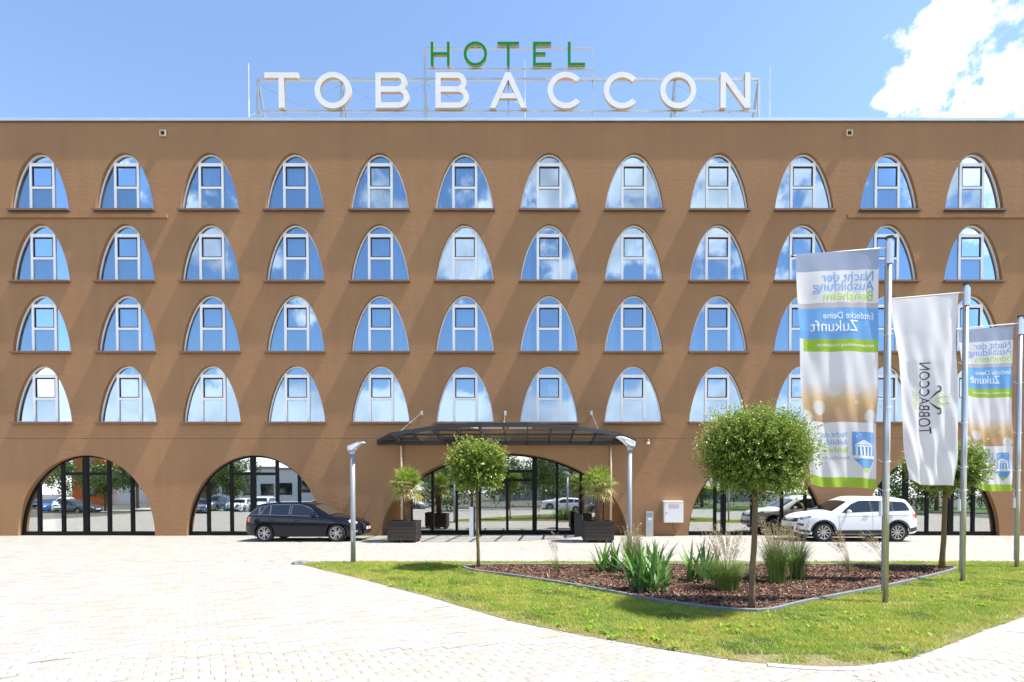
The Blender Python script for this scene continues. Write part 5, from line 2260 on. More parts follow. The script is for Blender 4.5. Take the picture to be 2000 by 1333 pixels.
class Car:
    """local: x from the tail (0) to the nose (L), y to the left, z up"""

    def __init__(s, spec):
        s.__dict__.update(spec)
        s.T_ = smooth_poly(s.top, 5, closed=False)
        s.T_ = sorted(set((round(a, 4), b) for a, b in s.T_))

    def T(s, x):
        return interp(s.T_, x)

    def plan(s, x):
        f = max(0.0, 1 - (s.L - x) / s.nose_len)
        r = max(0.0, 1 - x / s.tail_len)
        return 1 - s.nose_tap * f ** 2.0 - s.tail_tap * r ** 2.2

    def S(s, x, z):
        """half width at height z"""
        w = s.W / 2 * s.plan(x)
        b = s.belt(x)
        if z < 0.42:
            k = 1 - 0.045 * ((0.42 - z) / 0.24) ** 1.5
        elif z < b:
            k = 1 - 0.035 * ((z - 0.55) / max(0.1, b - 0.55)) ** 2 if z > 0.55 else 1
        else:
            k = 1 - 0.035
        y = w * k
        if z > b:
            y -= (z - b) * s.lean
        # rounding under the top outline
        t = s.T(x) - s.crown
        if z > t - s.shoulder:
            y -= s.round_ * ((z - (t - s.shoulder)) / s.shoulder) ** 2
        return max(0.05, y)

    def belt(s, x):
        return interp(s.beltl, x)

    def zb(s, x):
        z = interp(s.under, x)
        for xw in (s.xr, s.xf):
            d = abs(x - xw)
            if d < s.ra:
                z = max(z, s.r + math.sqrt(s.ra ** 2 - d * d))
        return z

    def topz(s, x, y):
        ye = s.S(x, s.T(x) - s.crown)
        return s.T(x) - s.crown * (min(1, abs(y) / ye)) ** 2.4

    def build(s, name, label, cat, loc, rotz, paint_name, group=None, detail=True):
        t = thing(name, label, cat, loc, rotz, group)
        xs_ = set(np.linspace(0, s.L, 70))
        for xw in (s.xr, s.xf):
            for a in np.linspace(0, math.pi, 19):
                xs_.add(xw + s.ra * math.cos(a) * 0.99999)
        for k in (0.012, 0.03, 0.06, 0.10):
            xs_.add(k)
            xs_.add(s.L - k)
        xs_ = sorted(round(x, 5) for x in xs_)
        NS, NT = 16, 9
        V, F = [], []
        for x in xs_:
            z0 = s.zb(x)
            z1 = max(z0 + 0.02, s.T(x) - s.crown)
            ring = []
            for k in range(NS):
                z = z0 + (z1 - z0) * k / (NS - 1)
                ring.append((x, s.S(x, z), z))
            ye = s.S(x, z1)
            for k in range(1, NT + 1):
                y = ye * (1 - k / NT)
                ring.append((x, y, z1 + (s.T(x) - s.crown - z1) + s.crown * (1 - (y / ye) ** 2.4)))
            full = ring + [(p[0], -p[1], p[2]) for p in ring[:-1][::-1]]
            V += full
        m = 2 * (NS + NT) - 1
        for i in range(len(xs_) - 1):
            for j in range(m - 1):
                a = i * m + j
                F.append((a, a + 1, a + m + 1, a + m))
        F.append(tuple(range(m)))
        F.append(tuple((len(xs_) - 1) * m + k for k in range(m))[::-1])
        me = bpy.data.meshes.new('body')
        me.from_pydata(V, [], F)
        bm = bmesh.new()
        bm.from_mesh(me)
        bmesh.ops.remove_doubles(bm, verts=bm.verts, dist=0.0004)
        bmesh.ops.recalc_face_normals(bm, faces=bm.faces)
        bm.to_mesh(me)
        bm.free()
        me.materials.append(MATS[paint_name])
        me.polygons.foreach_set('use_smooth', [True] * len(me.polygons))
        body = link('body', me, t)
        mb = MB()
        mb.box(0.35, s.L - 0.35, -s.W * 0.36, s.W * 0.36, 0.17, 0.62)
        mb.build('underbody', 'plastic_black', body)
        for xw in (s.xr, s.xf):
            mb = MB()
            mb.lathe([(s.ra + 0.01, -s.W * 0.455), (s.ra + 0.01, s.W * 0.455)], 'y', 28, (xw, 0, s.r))
            mb.lathe([(0.01, -s.W * 0.30), (s.ra + 0.01, -s.W * 0.30)], 'y', 28, (xw, 0, s.r))
            mb.lathe([(0.01, s.W * 0.30), (s.ra + 0.01, s.W * 0.30)], 'y', 28, (xw, 0, s.r))
            # only the upper half inside the body
            keep = MB()
            keep.v = mb.v
            for f_, mm in zip(mb.f, mb.m):
                if min(mb.v[i][2] for i in f_) > s.zb(s.xr + s.ra + 0.2) + 0.02:
                    keep.f.append(f_)
                    keep.m.append(mm)
            keep.build('wheel_well', 'plastic_black', body, recalc=False)

        def patch(nm, poly, matname, parent, off=0.006, sides=(1, -1), step=0.07):
            for sd in sides:
                bm = bmesh.new()
                vs_ = [bm.verts.new((p[0], p[1], 0)) for p in poly]
                bm.faces.new(vs_)
                for ax in (0, 1):
                    lo_, hi_ = min(p[ax] for p in poly), max(p[ax] for p in poly)
                    k = lo_ + step
                    while k < hi_ - 0.005:
                        bmesh.ops.bisect_plane(bm, geom=bm.verts[:] + bm.edges[:] + bm.faces[:], plane_co=(k if ax == 0 else 0, k if ax == 1 else 0, 0), plane_no=(1, 0, 0) if ax == 0 else (0, 1, 0))
                        k += step
                for v in bm.verts:
                    x, z = v.co.x, v.co.y
                    v.co = (x, sd * (s.S(x, z) + off), z)
                bmesh.ops.recalc_face_normals(bm, faces=bm.faces)
                me = bpy.data.meshes.new(nm)
                bm.to_mesh(me)
                bm.free()
                me.materials.append(MATS[matname])
                me.polygons.foreach_set('use_smooth', [True] * len(me.polygons))
                link(nm, me, parent)

        def inset_line(poly, w):
            cx_ = sum(p[0] for p in poly) / len(poly)
            cz_ = sum(p[1] for p in poly) / len(poly)
            return [(cx_ + (p[0] - cx_) * (1 + w / max(.05, abs(p[0] - cx_))) if abs(p[0] - cx_) > .01 else p[0], cz_ + (p[1] - cz_) * (1 + w / max(.05, abs(p[1] - cz_))) if abs(p[1] - cz_) > .01 else p[1]) for p in poly]
        for poly in s.windows:
            if s.trim:
                patch('window_trim', inset_line(poly, 0.014), s.trim, body, 0.004)
            patch('side_window', poly, 'car_glass', body, 0.007)
        if detail:
            for (poly, mm, nm, off) in s.patches:
                patch(nm, poly, mm, body, off)
            for ln in s.lines:
                for a, b in zip(ln[:-1], ln[1:]):
                    d = Vector((b[0] - a[0], b[1] - a[1])).normalized()
                    n_ = (-d.y * 0.004, d.x * 0.004)
                    patch('panel_gap', [(a[0] + n_[0], a[1] + n_[1]), (b[0] + n_[0], b[1] + n_[1]), (b[0] - n_[0], b[1] - n_[1]), (a[0] - n_[0], a[1] - n_[1])], 'gasket', body, 0.003)

        def topstrip(nm, xa, xb, frac, matname, off=0.008):
            mb = MB()
            n1, n2 = 10, 12
            g_ = [[None] * (n2 + 1) for _ in range(n1 + 1)]
            for i in range(n1 + 1):
                x = xa + (xb - xa) * i / n1
                ye = s.S(x, s.T(x) - s.crown) * frac
                for j in range(n2 + 1):
                    y = -ye + 2 * ye * j / n2
                    sl = (s.T(x + 0.02) - s.T(x - 0.02)) / 0.04
                    nrm = Vector((-sl, 0, 1)).normalized()
                    g_[i][j] = (x + nrm.x * off, y, s.topz(x, y) + nrm.z * off)
            for i in range(n1):
                for j in range(n2):
                    mb.quad(g_[i][j], g_[i + 1][j], g_[i + 1][j + 1], g_[i][j + 1])
            return mb.build(nm, matname, body, merge=True, smooth=True)
        topstrip('windscreen', s.ws[0], s.ws[1], 0.95, 'car_glass_clear' if paint_name != 'paint_white' else 'car_glass')
        topstrip('rear_window', s.rw[0], s.rw[1], 0.90, 'car_glass')

        def nose_x(y, z):
            # invert the plan taper: the foremost x where the body still is as wide as y at height z
            lo_, hi_ = s.L - 0.9, s.L
            for _ in range(24):
                mid = (lo_ + hi_) / 2
                if s.S(mid, z) > abs(y) and s.T(mid) - s.crown * 0.6 > z:
                    lo_ = mid
                else:
                    hi_ = mid
            return lo_

        def tail_x(y, z):
            lo_, hi_ = 0.0, 0.9
            for _ in range(24):
                mid = (lo_ + hi_) / 2
                if s.S(mid, z) > abs(y) and s.T(mid) - s.crown * 0.6 > z:
                    hi_ = mid
                else:
                    lo_ = mid
            return hi_

        def front_patch(nm, y0, y1, z0, z1, matname, off=0.012, fn=nose_x, sg=1, n=10):
            mb = MB()
            for i in range(n):
                for j in range(3):
                    q = []
                    for (a, b) in ((i, j), (i + 1, j), (i + 1, j + 1), (i, j + 1)):
                        y = y0 + (y1 - y0) * a / n
                        z = z0 + (z1 - z0) * b / 3
                        q.append((fn(y, z) + sg * off, y, z))
                    mb.quad(*q)
            return mb.build(nm, matname, body, merge=True, smooth=True)
        for (nm, y0, y1, z0, z1, mm) in s.front:
            front_patch(nm, y0, y1, z0, z1, mm)
        for (nm, y0, y1, z0, z1, mm) in s.rear:
            front_patch(nm, y0, y1, z0, z1, mm, 0.012, tail_x, -1)
        # number plates
        mb = MB()
        xn = nose_x(0, 0.48) + 0.025
        mb.box(xn, xn + 0.012, -0.26, 0.26, s.plate_z, s.plate_z + 0.11)
        mb.build('number_plate', 'plate', body)
        mb = MB()
        xn = tail_x(0, 0.6) - 0.03
        mb.box(xn - 0.012, xn, -0.26, 0.26, s.plate_z + 0.12, s.plate_z + 0.23)
        mb.build('number_plate', 'plate', body)
        # mirrors
        for sd in (1, -1):
            bm = bmesh.new()
            bmesh.ops.create_uvsphere(bm, u_segments=12, v_segments=8, radius=1.0)
            for v in bm.verts:
                c = v.co
                v.co = Vector((c.x * 0.085 * (0.6 if c.x > 0 else 1), c.y * 0.115, c.z * 0.075))
            yb = s.S(s.mirror[0], s.mirror[1])
            bmesh.ops.translate(bm, verts=bm.verts, vec=(s.mirror[0], sd * (yb + 0.12), s.mirror[1] + 0.03))
            me = bpy.data.meshes.new('wing_mirror')
            bm.to_mesh(me)
            bm.free()
            me.materials.append(MATS[s.mirror_mat or paint_name])
            me.polygons.foreach_set('use_smooth', [True] * len(me.polygons))
            mo = link('wing_mirror', me, t)
            mb = MB()
            mb.bar((s.mirror[0] + 0.02, sd * (yb - 0.02), s.mirror[1] - 0.01), (s.mirror[0], sd * (yb + 0.09), s.mirror[1]), 0.05, 0.03)
            mb.build('mirror_stalk', 'plastic_black', mo)
        for (hx, hz) in s.handles:
            for sd in (1, -1):
                mb = MB()
                y0 = s.S(hx, hz)
                mb.box(hx - 0.10, hx + 0.10, min(sd * (y0 - 0.01), sd * (y0 + 0.028)), max(sd * (y0 - 0.01), sd * (y0 + 0.028)), hz - 0.016, hz + 0.016)
                mb.build('door_handle', s.handle_mat or paint_name, body)
        if s.rails:
            for sd in (1, -1):
                mb = MB()
                pts = []
                for k in range(9):
                    x = s.rails[0] + (s.rails[1] - s.rails[0]) * k / 8
                    ye = s.S(x, s.T(x) - s.crown) * 0.93
                    pts.append((x, sd * ye, s.topz(x, ye) + (0.035 if 0 < k < 8 else 0.0)))
                mb.tube(pts, 0.014, 6)
                mb.build('roof_rail', s.rail_mat, body)
        mb = MB()
        mb.tube([(s.rw[1] + 0.12, 0, s.T(s.rw[1] + 0.12) - 0.01), (s.rw[1] - 0.06, 0, s.T(s.rw[1] + 0.12) + 0.16)], [0.009, 0.004], 5)
        mb.build('aerial', 'plastic_black', body)
        # wheels
        r, tw = s.r, s.tyre_w
        tyre = MB()
        tyre.lathe([(r * 0.70, -tw / 2), (r * 0.93, -tw / 2), (r, -tw / 2 + 0.03), (r, tw / 2 - 0.03), (r * 0.93, tw / 2), (r * 0.70, tw / 2)], 'y', 32)
        tyre_me = tyre.mesh('tyre', 'tyre', smooth=True)
        rim = MB()
        rim.lathe([(r * 0.705, tw / 2 - 0.002), (r * 0.66, tw / 2 - 0.012), (r * 0.64, tw / 2 - 0.05)], 'y', 32)
        hub_y = tw / 2 - 0.035
        ns = s.spokes
        for k in range(ns):
            a = 2 * math.pi * k / ns + 0.3
            if s.twist:
                a1 = a + 0.42
                hw = 0.021
            else:
                a1 = a + (0.10 if k % 2 else -0.10)
                hw = 0.016
            c0, s0 = math.cos(a), math.sin(a)
            c1, s1 = math.cos(a1), math.sin(a1)
            i0, o0 = r * 0.10, r * 0.665
            q = [(c0 * i0 - s0 * hw * .8, s0 * i0 + c0 * hw * .8), (c1 * o0 - s1 * hw, s1 * o0 + c1 * hw), (c1 * o0 + s1 * hw, s1 * o0 - c1 * hw), (c0 * i0 + s0 * hw * .8, s0 * i0 - c0 * hw * .8)]
            rim.prism(q, lambda u, v: (u, hub_y, v), lambda u, v: (u, hub_y - 0.03, v))
        rim.lathe([(0.001, hub_y + 0.012), (r * 0.13, hub_y + 0.010), (r * 0.16, hub_y - 0.02)], 'y', 16)
        rim_me = rim.mesh('rim', 'rim')
        disc = MB()
        disc.lathe([(0.001, tw / 2 - 0.085), (r * 0.66, tw / 2 - 0.085)], 'y', 24)
        disc_me = disc.mesh('brake_disc', 'rim_dark')
        for xw in (s.xr, s.xf):
            for sd in (1, -1):
                w_ = bpy.data.objects.new('wheel', tyre_me)
                C.objects.link(w_)
                w_.parent = t
                w_.location = (xw, sd * (s.W / 2 * s.plan(xw) - tw / 2 - 0.012), r)
                if sd < 0:
                    w_.rotation_euler = (0, 0, math.pi)
                link('rim', rim_me, w_)
                link('brake_disc', disc_me, w_)
        return t


def arch_ring(xw, r, r1, r2, zmin, n=14):
    a0 = math.asin(max(-1, min(1, (zmin - r) / r2)))
    outer = [(xw + r2 * math.cos(a), r + r2 * math.sin(a)) for a in np.linspace(a0, math.pi - a0, n)]
    a1 = math.asin(max(-1, min(1, (zmin - r) / r1)))
    inner = [(xw + r1 * math.cos(a), r + r1 * math.sin(a)) for a in np.linspace(math.pi - a1, a1, n)]
    return outer + inner


HATCH = dict(L=4.30, W=1.71, r=0.318, ra=0.365, xr=0.80, xf=3.40, tyre_w=0.21, nose_len=0.88, nose_tap=0.46, tail_len=0.66, tail_tap=0.32, crown=0.05,
             lean=0.40, shoulder=0.09, round_=0.05,
             top=[(0, 0.62), (0.03, 0.84), (0.08, 0.99), (0.16, 1.06), (0.34, 1.22), (0.52, 1.385), (0.72, 1.43), (1.2, 1.465), (1.8, 1.47), (2.2, 1.445), (2.5, 1.365),
                  (2.85, 1.17), (3.15, 1.005), (3.25, 0.965), (3.6, 0.915), (3.9, 0.845), (4.1, 0.765), (4.22, 0.68), (4.28, 0.58), (4.30, 0.50)],
             beltl=[(0, 0.93), (0.6, 0.975), (1.6, 0.945), (2.8, 0.905), (3.2, 0.88), (4.3, 0.60)],
             under=[(0, 0.40), (0.12, 0.27), (0.4, 0.22), (3.9, 0.20), (4.15, 0.22), (4.30, 0.30)],
             windows=[[(0.30, 1.005), (0.62, 0.995), (0.80, 1.29), (0.62, 1.275), (0.46, 1.18)], [(0.68, 0.995), (0.98, 0.988), (0.98, 1.335), (0.84, 1.32)],
                      [(1.02, 0.988), (1.68, 0.972), (1.68, 1.36), (1.02, 1.34)], [(1.77, 0.97), (2.74, 0.935), (2.66, 1.05), (2.40, 1.235), (2.14, 1.335), (1.77, 1.36)]],
             trim='chrome_dull', ws=(2.56, 3.14), rw=(0.17, 0.48),
             patches=[([(1.70, 0.975), (1.755, 0.975), (1.755, 1.355), (1.70, 1.355)], 'plastic_black', 'pillar', 0.0065),
                      ([(3.86, 0.70), (4.10, 0.655), (4.09, 0.72), (3.98, 0.775), (3.82, 0.785)], 'headlight', 'headlight', 0.006),
                      ([(0.05, 0.70), (0.20, 0.72), (0.24, 0.90), (0.10, 0.93)], 'taillight', 'taillight', 0.007),
                      ([(3.95, 0.36), (4.12, 0.355), (4.11, 0.40), (3.97, 0.415)], 'headlight', 'fog_light', 0.006)],
             lines=[[(1.72, 0.34), (1.725, 0.97)], [(1.02, 0.55), (1.0, 0.80), (0.90, 0.985)], [(1.20, 0.30), (1.72, 0.29), (2.80, 0.29)], [(2.82, 0.30), (2.86, 0.62), (2.90, 0.90)]],
             front=[('grille', -0.42, 0.42, 0.56, 0.70, 'plastic_black'), ('grille_chrome', -0.46, 0.46, 0.702, 0.722, 'chrome'), ('air_intake', -0.55, 0.55, 0.28, 0.38, 'plastic_black')],
             rear=[('taillight', -0.66, -0.50, 0.70, 0.90, 'taillight'), ('taillight', 0.50, 0.66, 0.70, 0.90, 'taillight')],
             plate_z=0.42, mirror=(2.60, 0.955), mirror_mat=None, handles=[(1.08, 0.80), (1.98, 0.785)], handle_mat=None, rails=None, rail_mat=None, spokes=10, twist=False)
SUV = dict(L=4.49, W=1.84, r=0.350, ra=0.405, xr=0.885, xf=3.565, tyre_w=0.23, nose_len=0.85, nose_tap=0.44, tail_len=0.62, tail_tap=0.30, crown=0.055,
           lean=0.36, shoulder=0.10, round_=0.055,
           top=[(0, 0.66), (0.03, 0.92), (0.08, 1.08), (0.14, 1.15), (0.26, 1.32), (0.40, 1.50), (0.50, 1.585), (0.9, 1.63), (1.6, 1.655), (2.2, 1.635), (2.5, 1.56),
                (2.9, 1.34), (3.2, 1.165), (3.32, 1.115), (3.7, 1.08), (4.05, 1.02), (4.28, 0.94), (4.40, 0.85), (4.46, 0.70), (4.49, 0.56)],
           beltl=[(0, 1.07), (0.6, 1.09), (1.6, 1.055), (2.8, 1.02), (3.3, 1.0), (4.49, 0.74)],
           under=[(0, 0.45), (0.12, 0.34), (0.4, 0.29), (4.0, 0.27), (4.25, 0.28), (4.49, 0.36)],
           windows=[[(0.42, 1.145), (1.02, 1.125), (1.02, 1.475), (0.66, 1.455), (0.54, 1.40)], [(1.08, 1.122), (1.78, 1.10), (1.78, 1.51), (1.08, 1.48)],
                    [(1.86, 1.097), (2.92, 1.055), (2.80, 1.17), (2.52, 1.38), (2.24, 1.495), (1.86, 1.51)]],
           trim=None, ws=(2.62, 3.22), rw=(0.16, 0.42),
           patches=[([(1.79, 1.10), (1.85, 1.10), (1.85, 1.505), (1.79, 1.505)], 'plastic_black', 'pillar', 0.0065),
                    ([(1.03, 1.125), (1.07, 1.125), (1.07, 1.475), (1.03, 1.475)], 'plastic_black', 'pillar', 0.0065),
                    (arch_ring(0.885, 0.350, 0.408, 0.465, 0.36), 'plastic_black', 'wheel_arch_trim', 0.008),
                    (arch_ring(3.565, 0.350, 0.408, 0.465, 0.36), 'plastic_black', 'wheel_arch_trim', 0.008),
                    ([(1.30, 0.295), (3.15, 0.285), (3.12, 0.42), (1.34, 0.43)], 'plastic_black', 'sill_cladding', 0.007),
                    ([(0.05, 0.42), (0.40, 0.36), (0.44, 0.50), (0.06, 0.56)], 'plastic_black', 'bumper_cladding', 0.007),
                    ([(4.02, 0.31), (4.36, 0.36), (4.38, 0.46), (4.06, 0.42)], 'plastic_black', 'bumper_cladding', 0.007),
                    ([(3.98, 0.90), (4.30, 0.79), (4.36, 0.85), (4.22, 0.91), (4.00, 0.95)], 'headlight_dark', 'headlight', 0.007),
                    ([(4.05, 0.905), (4.22, 0.85), (4.24, 0.885), (4.06, 0.93)], 'headlight', 'headlight_lens', 0.011),
                    ([(0.06, 0.86), (0.30, 0.90), (0.34, 1.0), (0.10, 1.05)], 'taillight', 'taillight', 0.008),
                    ([(4.20, 0.56), (4.40, 0.60), (4.40, 0.68), (4.22, 0.66)], 'plastic_black', 'fog_light_bezel', 0.008)],
           lines=[[(1.80, 0.44), (1.815, 1.09)], [(1.18, 0.62), (1.12, 0.92), (1.04, 1.12)], [(2.98, 0.43), (3.02, 0.72), (3.04, 1.03)], [(1.30, 0.44), (1.80, 0.435), (2.96, 0.43)],
                  [(0.35, 0.97), (1.2, 0.955), (2.2, 0.935), (3.1, 0.91)]],
           front=[('grille', -0.60, 0.60, 0.72, 0.86, 'plastic_black'), ('grille_chrome', -0.58, 0.58, 0.785, 0.800, 'chrome'), ('air_intake', -0.62, 0.62, 0.40, 0.54, 'plastic_black')],
           rear=[('taillight', -0.74, -0.50, 0.88, 1.02, 'taillight'), ('taillight', 0.50, 0.74, 0.88, 1.02, 'taillight')],
           plate_z=0.52, mirror=(2.72, 1.075), mirror_mat=None, handles=[(1.16, 0.985), (2.04, 0.965)], handle_mat=None, rails=(0.75, 2.3), rail_mat='white_paint', spokes=10, twist=True)
mat('chrome_dull', (0.45, 0.45, 0.46), 0.3, 0.9)
paint('paint_dark', (0.004, 0.005, 0.011), 0.2, 0.10)
paint('paint_white', (0.74, 0.75, 0.76))
paint('paint_silver', (0.42, 0.44, 0.46), metal=0.6)
paint('paint_grey', (0.10, 0.10, 0.11), metal=0.5)
paint('paint_blue', (0.03, 0.08, 0.22))
hatch, suv = Car(HATCH), Car(SUV)
# near side wheels stand at y = 19.52
hatch.build('parked_car', 'dark blue estate car parked left of the hotel entrance', 'car', (-10.44, 19.52 + 0.80, 0.0), 0.0, 'paint_dark', 'cars parked at the hotel')
suv.build('parked_car', 'white SUV parked right of the entrance behind the flags', 'car', (14.24, 19.52 + 0.87, 0.0), math.pi, 'paint_white', 'cars parked at the hotel')
# the street's other side, seen mirrored in the ground-floor glass
LOW = -0.37
for (sp, x, y, rz, pn, lab) in ((suv, -48.6, -12.0, R(62), 'paint_white', 'white SUV across the street, mirrored in the leftmost arch'),
                                (hatch, -47.2, -9.0, R(8), 'paint_grey', 'grey estate car across the street, mirrored in the leftmost arch'),
                                (hatch, -50.8, -13.0, R(75), 'paint_blue', 'blue car across the street, mirrored at the edge of the leftmost arch'),
                                (hatch, -53.5, -13.0, R(80), 'paint_white', 'white car at the far left across the street, mirrored in the leftmost arch'),
                                (suv, -33.5, -13.5, R(80), 'paint_silver', 'silver SUV across the street, mirrored in the second arch'),
                                (hatch, -30.8, -13.5, R(80), 'paint_white', 'white car across the street, mirrored in the second arch'),
                                (suv, -28.3, -13.5, R(82), 'paint_white', 'white SUV across the street, mirrored in the second arch'),
                                (hatch, -14.6, -8.0, R(3), 'paint_silver', 'silver car across the street, mirrored left in the lobby glass'),
                                (suv, 5.5, -11.5, R(175), 'paint_white', 'white SUV across the street, mirrored right in the lobby glass'),
                                (hatch, 10.0, -10.8, R(178), 'paint_grey', 'grey car across the street, mirrored right of the lobby door')):
    sp.build('parked_car', lab, 'car', (x, y, LOW), rz, pn, 'cars across the street', detail=False)


def street_crown(seed, rx, rz, n):
    r_ = np.random.default_rng(seed)
    cl_ = r_.normal(size=(60, 3))
    cl_ /= np.linalg.norm(cl_, axis=1, keepdims=True)
    cl_ *= r_.uniform(0.45, 0.95, (60, 1))
    idx = r_.integers(0, 60, n)
    P = (cl_[idx] + r_.normal(0, 0.13, (n, 3))) * np.array([rx, rx, rz])
    D = r_.normal(size=(n, 3))
    N = r_.normal(size=(n, 3))
    N[:, 2] += 0.8
    L_ = r_.uniform(0.14, 0.26, n)
    k = r_.random((n, 1))
    col_ = (np.array((0.05, 0.11, 0.02)) * (1 - k) + np.array((0.12, 0.20, 0.03)) * k)
    return leaves_mesh('crown', P, D, N, L_, L_ * 0.6, col_)


sc_me = [street_crown(k, 2.3, 2.2, 5200) for k in range(3)]
trunk_mb = MB()
trunk_mb.tube([(0, 0, -0.05), (0.03, 0, 1.2), (0, 0.02, 2.6), (0.04, 0, 4.2)], [0.16, 0.13, 0.11, 0.05], 10)
for k in range(5):
    a = k * 1.3
    trunk_mb.tube([(0, 0, 2.3 + 0.15 * k), (math.cos(a) * 0.7, math.sin(a) * 0.7, 3.1 + 0.15 * k), (math.cos(a) * 1.4, math.sin(a) * 1.4, 3.7 + 0.2 * k)], [0.06, 0.04, 0.02], 6)
trunk_me = trunk_mb.mesh('trunk', 'bark')
for k, (x, y, s_, lab) in enumerate(((-52.5, -15.5, 1.0, 'leafy street tree mirrored at the left of the first arch'), (-47.5, -15.0, 0.95, 'leafy street tree mirrored in the middle of the first arch'),
                                     (-43.0, -14.0, 1.15, 'leafy street tree mirrored at the right of the first arch'), (-36.0, -16, 1.0, 'leafy street tree mirrored at the left of the second arch'),
                                     (-31.5, -12.0, 1.05, 'leafy street tree mirrored in the second arch'),
                                     (-10.5, -14.8, 0.95, 'leafy street tree mirrored at the left of the lobby glass'), (-6.5, -13, 1.1, 'leafy street tree mirrored left of the lobby door'),
                                     (-2.5, -14, 1.1, 'leafy street tree mirrored in the lobby door'), (1.5, -13, 1.15, 'leafy street tree mirrored right of the lobby door'),
                                     (6.0, -15, 1.1, 'leafy street tree mirrored at the right of the lobby glass'), (19.5, -14.5, 1.3, 'leafy street tree mirrored in the fourth arch'),
                                     (25, -15, 1.3, 'leafy street tree mirrored behind the white car'), (38, -14.5, 1.35, 'leafy street tree mirrored in the rightmost arch'),
                                     (44, -14, 1.4, 'leafy street tree mirrored at the right edge of the last arch'))):
    t = thing('street_tree', lab, 'tree', (x, y, LOW - 0.05), k * 1.1, 'trees across the street')
    t.scale = (s_, s_, s_)
    link('trunk', trunk_me, t)
    link('crown', sc_me[k % 3], t, (0, 0, 4.0))
# tree belt behind the park lawn
r_ = np.random.default_rng(77)
n = 30000
cl_ = np.stack([r_.uniform(-18, 66, 420), r_.uniform(-27, -20, 420), r_.uniform(0.5, 6.2, 420)], 1)
P = cl_[r_.integers(0, 420, n)] + r_.normal(0, 0.55, (n, 3)) + np.array([0, 0, LOW])
P[:, 2] = np.maximum(P[:, 2], LOW + 0.05)
L_ = r_.uniform(0.25, 0.45, n)
k = r_.random((n, 1))
N = r_.normal(size=(n, 3))
N[:, 2] += 0.6
stuff(link('tree_belt', leaves_mesh('tree_belt', P, r_.normal(size=(n, 3)), N, L_, L_ * 0.6, np.array((0.05, 0.10, 0.02)) * (1 - k) + np.array((0.12, 0.19, 0.03)) * k)),
      'dense belt of trees across the street, mirrored in lobby and right-hand arches', 'trees')
# low buildings beyond the car park
b = thing('office_building', 'white flat-roofed building with an orange corner block, mirrored in the arches', 'building', (-52, -38, LOW - 0.05))
mb = MB()
mb.box(-14, 26, -8, 0, 0, 5.4)
mb.build('wall', 'white_paint', b)
mb = MB()
mb.box(-14.2, 26.2, -8.2, 0.2, 5.401, 5.75)
mb.build('roof', 'grey_panel', b)
mb = MB()
mb.box(-17, -12.5, -7, 1.2, 0.0, 9.5)
ob_ = mb.build('corner_block', 'orange_render', b)
mb = MB()
mb.box(-15.4, -14.2, 1.201, 1.26, 1.5, 8.5)
mb.build('window_band', 'car_glass', ob_)
for k in range(9):
    mb = MB()
    mb.box(-1.2 + k * 2.9, 0.8 + k * 2.9, 0.001, 0.05, 1.6, 3.4)
    mb.build('window', 'car_glass', b)
b = thing('shop_building', 'long grey-white shed behind the street trees, mirrored in the lobby glass', 'building', (6, -60, LOW - 0.05))
mb = MB()
mb.box(-12, 40, -10, 0, 0, 7.0)
mb.build('wall', 'grey_panel', b)
mb = MB()
mb.box(-12.2, 40.2, -10.2, 0.25, 7.001, 7.5)
mb.build('roof', 'white_paint', b)
for k in range(8):
    mb = MB()
    mb.box(-9 + k * 5.4, -5 + k * 5.4, 0.001, 0.06, 3.2, 5.2)
    mb.build('window', 'car_glass', b)


# hire bicycles on the verge opposite, mirrored in the second arch
mat('bike_blue', (0.05, 0.22, 0.48), 0.4)


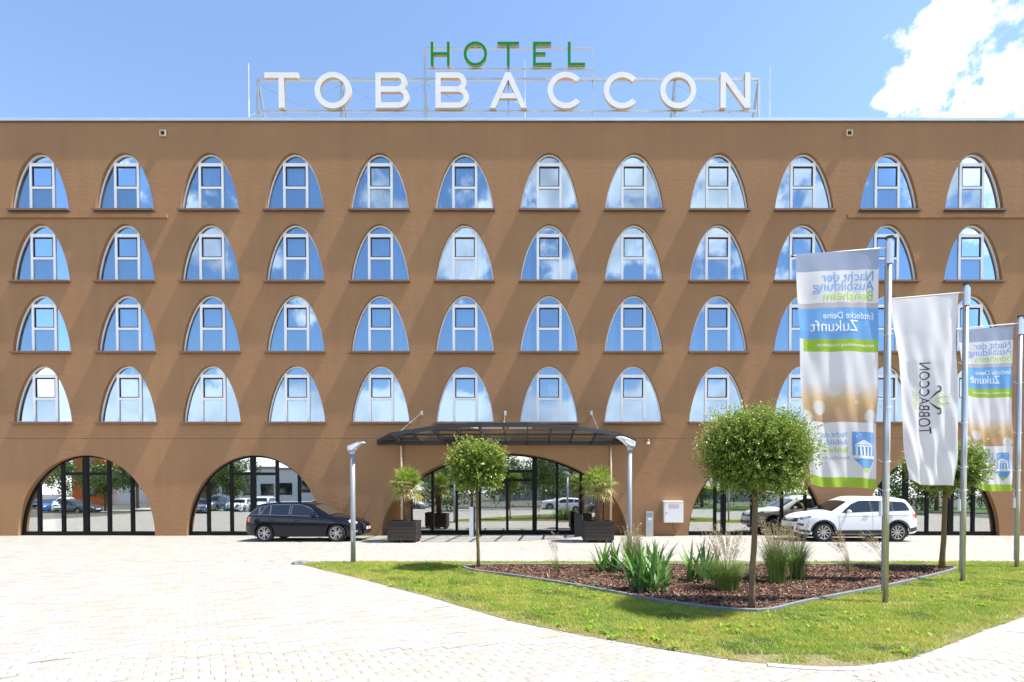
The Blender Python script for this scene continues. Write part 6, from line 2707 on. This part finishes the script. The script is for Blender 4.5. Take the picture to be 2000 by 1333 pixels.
def bicycle(loc, rz, label):
    t = thing('hire_bicycle', label, 'bicycle', loc, rz, 'blue hire bicycles across the street')
    for wx in (0.0, 1.02):
        mb = MB()
        n = 22
        for k in range(n):
            a0, a1 = 2 * math.pi * k / n, 2 * math.pi * (k + 1) / n
            mb.tube([(wx + math.cos(a0) * 0.31, 0, 0.33 + math.sin(a0) * 0.31), (wx + math.cos(a1) * 0.31, 0, 0.33 + math.sin(a1) * 0.31)], 0.022, 5, False)
        w_ = mb.build('wheel', 'tyre', t)
        mb = MB()
        for k in range(8):
            a0 = 2 * math.pi * k / 8
            mb.tube([(wx, 0, 0.33), (wx + math.cos(a0) * 0.30, 0, 0.33 + math.sin(a0) * 0.30)], 0.004, 4, False)
        mb.build('spokes', 'steel', w_)
    mb = MB()
    mb.tube([(0, 0.03, 0.33), (0.42, 0.03, 0.30), (0.85, 0, 0.72), (0.36, 0, 0.62), (0, 0.03, 0.33)], 0.024, 6)
    mb.tube([(0.42, 0, 0.30), (0.33, 0, 0.88)], 0.022, 6)
    mb.tube([(1.02, 0.02, 0.33), (0.85, 0, 0.75), (0.80, 0, 1.02)], 0.02, 6)
    mb.build('frame', 'bike_blue', t)
    mb = MB()
    mb.tube([(0.74, -0.28, 1.06), (0.82, 0, 1.02), (0.74, 0.28, 1.06)], 0.014, 6)
    mb.build('handlebar', 'plastic_black', t)
    mb = MB()
    mb.prism([(0.20, -0.07), (0.48, -0.03), (0.48, 0.03), (0.20, 0.07)], lambda u, v: (u, v, 0.88), lambda u, v: (u, v, 0.94))
    mb.build('saddle', 'plastic_black', t)
    mb = MB()
    mb.prism([(-0.36, 0.42), (-0.28, 0.60), (-0.06, 0.70), (0.12, 0.68), (0.05, 0.52), (-0.2, 0.45)], lambda u, v: (u, -0.04, v), lambda u, v: (u, 0.04, v))
    mb.build('mudguard_panel', 'bike_blue', t)


for k, (nx, lab) in enumerate(((-29.6, 'blue hire bicycle at the left end of the mirrored row'), (-28.3, 'second blue hire bicycle of the mirrored row'), (-27.0, 'third blue hire bicycle of the mirrored row'),
                               (-25.7, 'fourth blue hire bicycle of the mirrored row'), (-24.4, 'blue hire bicycle at the right end of the mirrored row'))):
    bicycle((nx, -4.6, -0.08), R(25), lab)
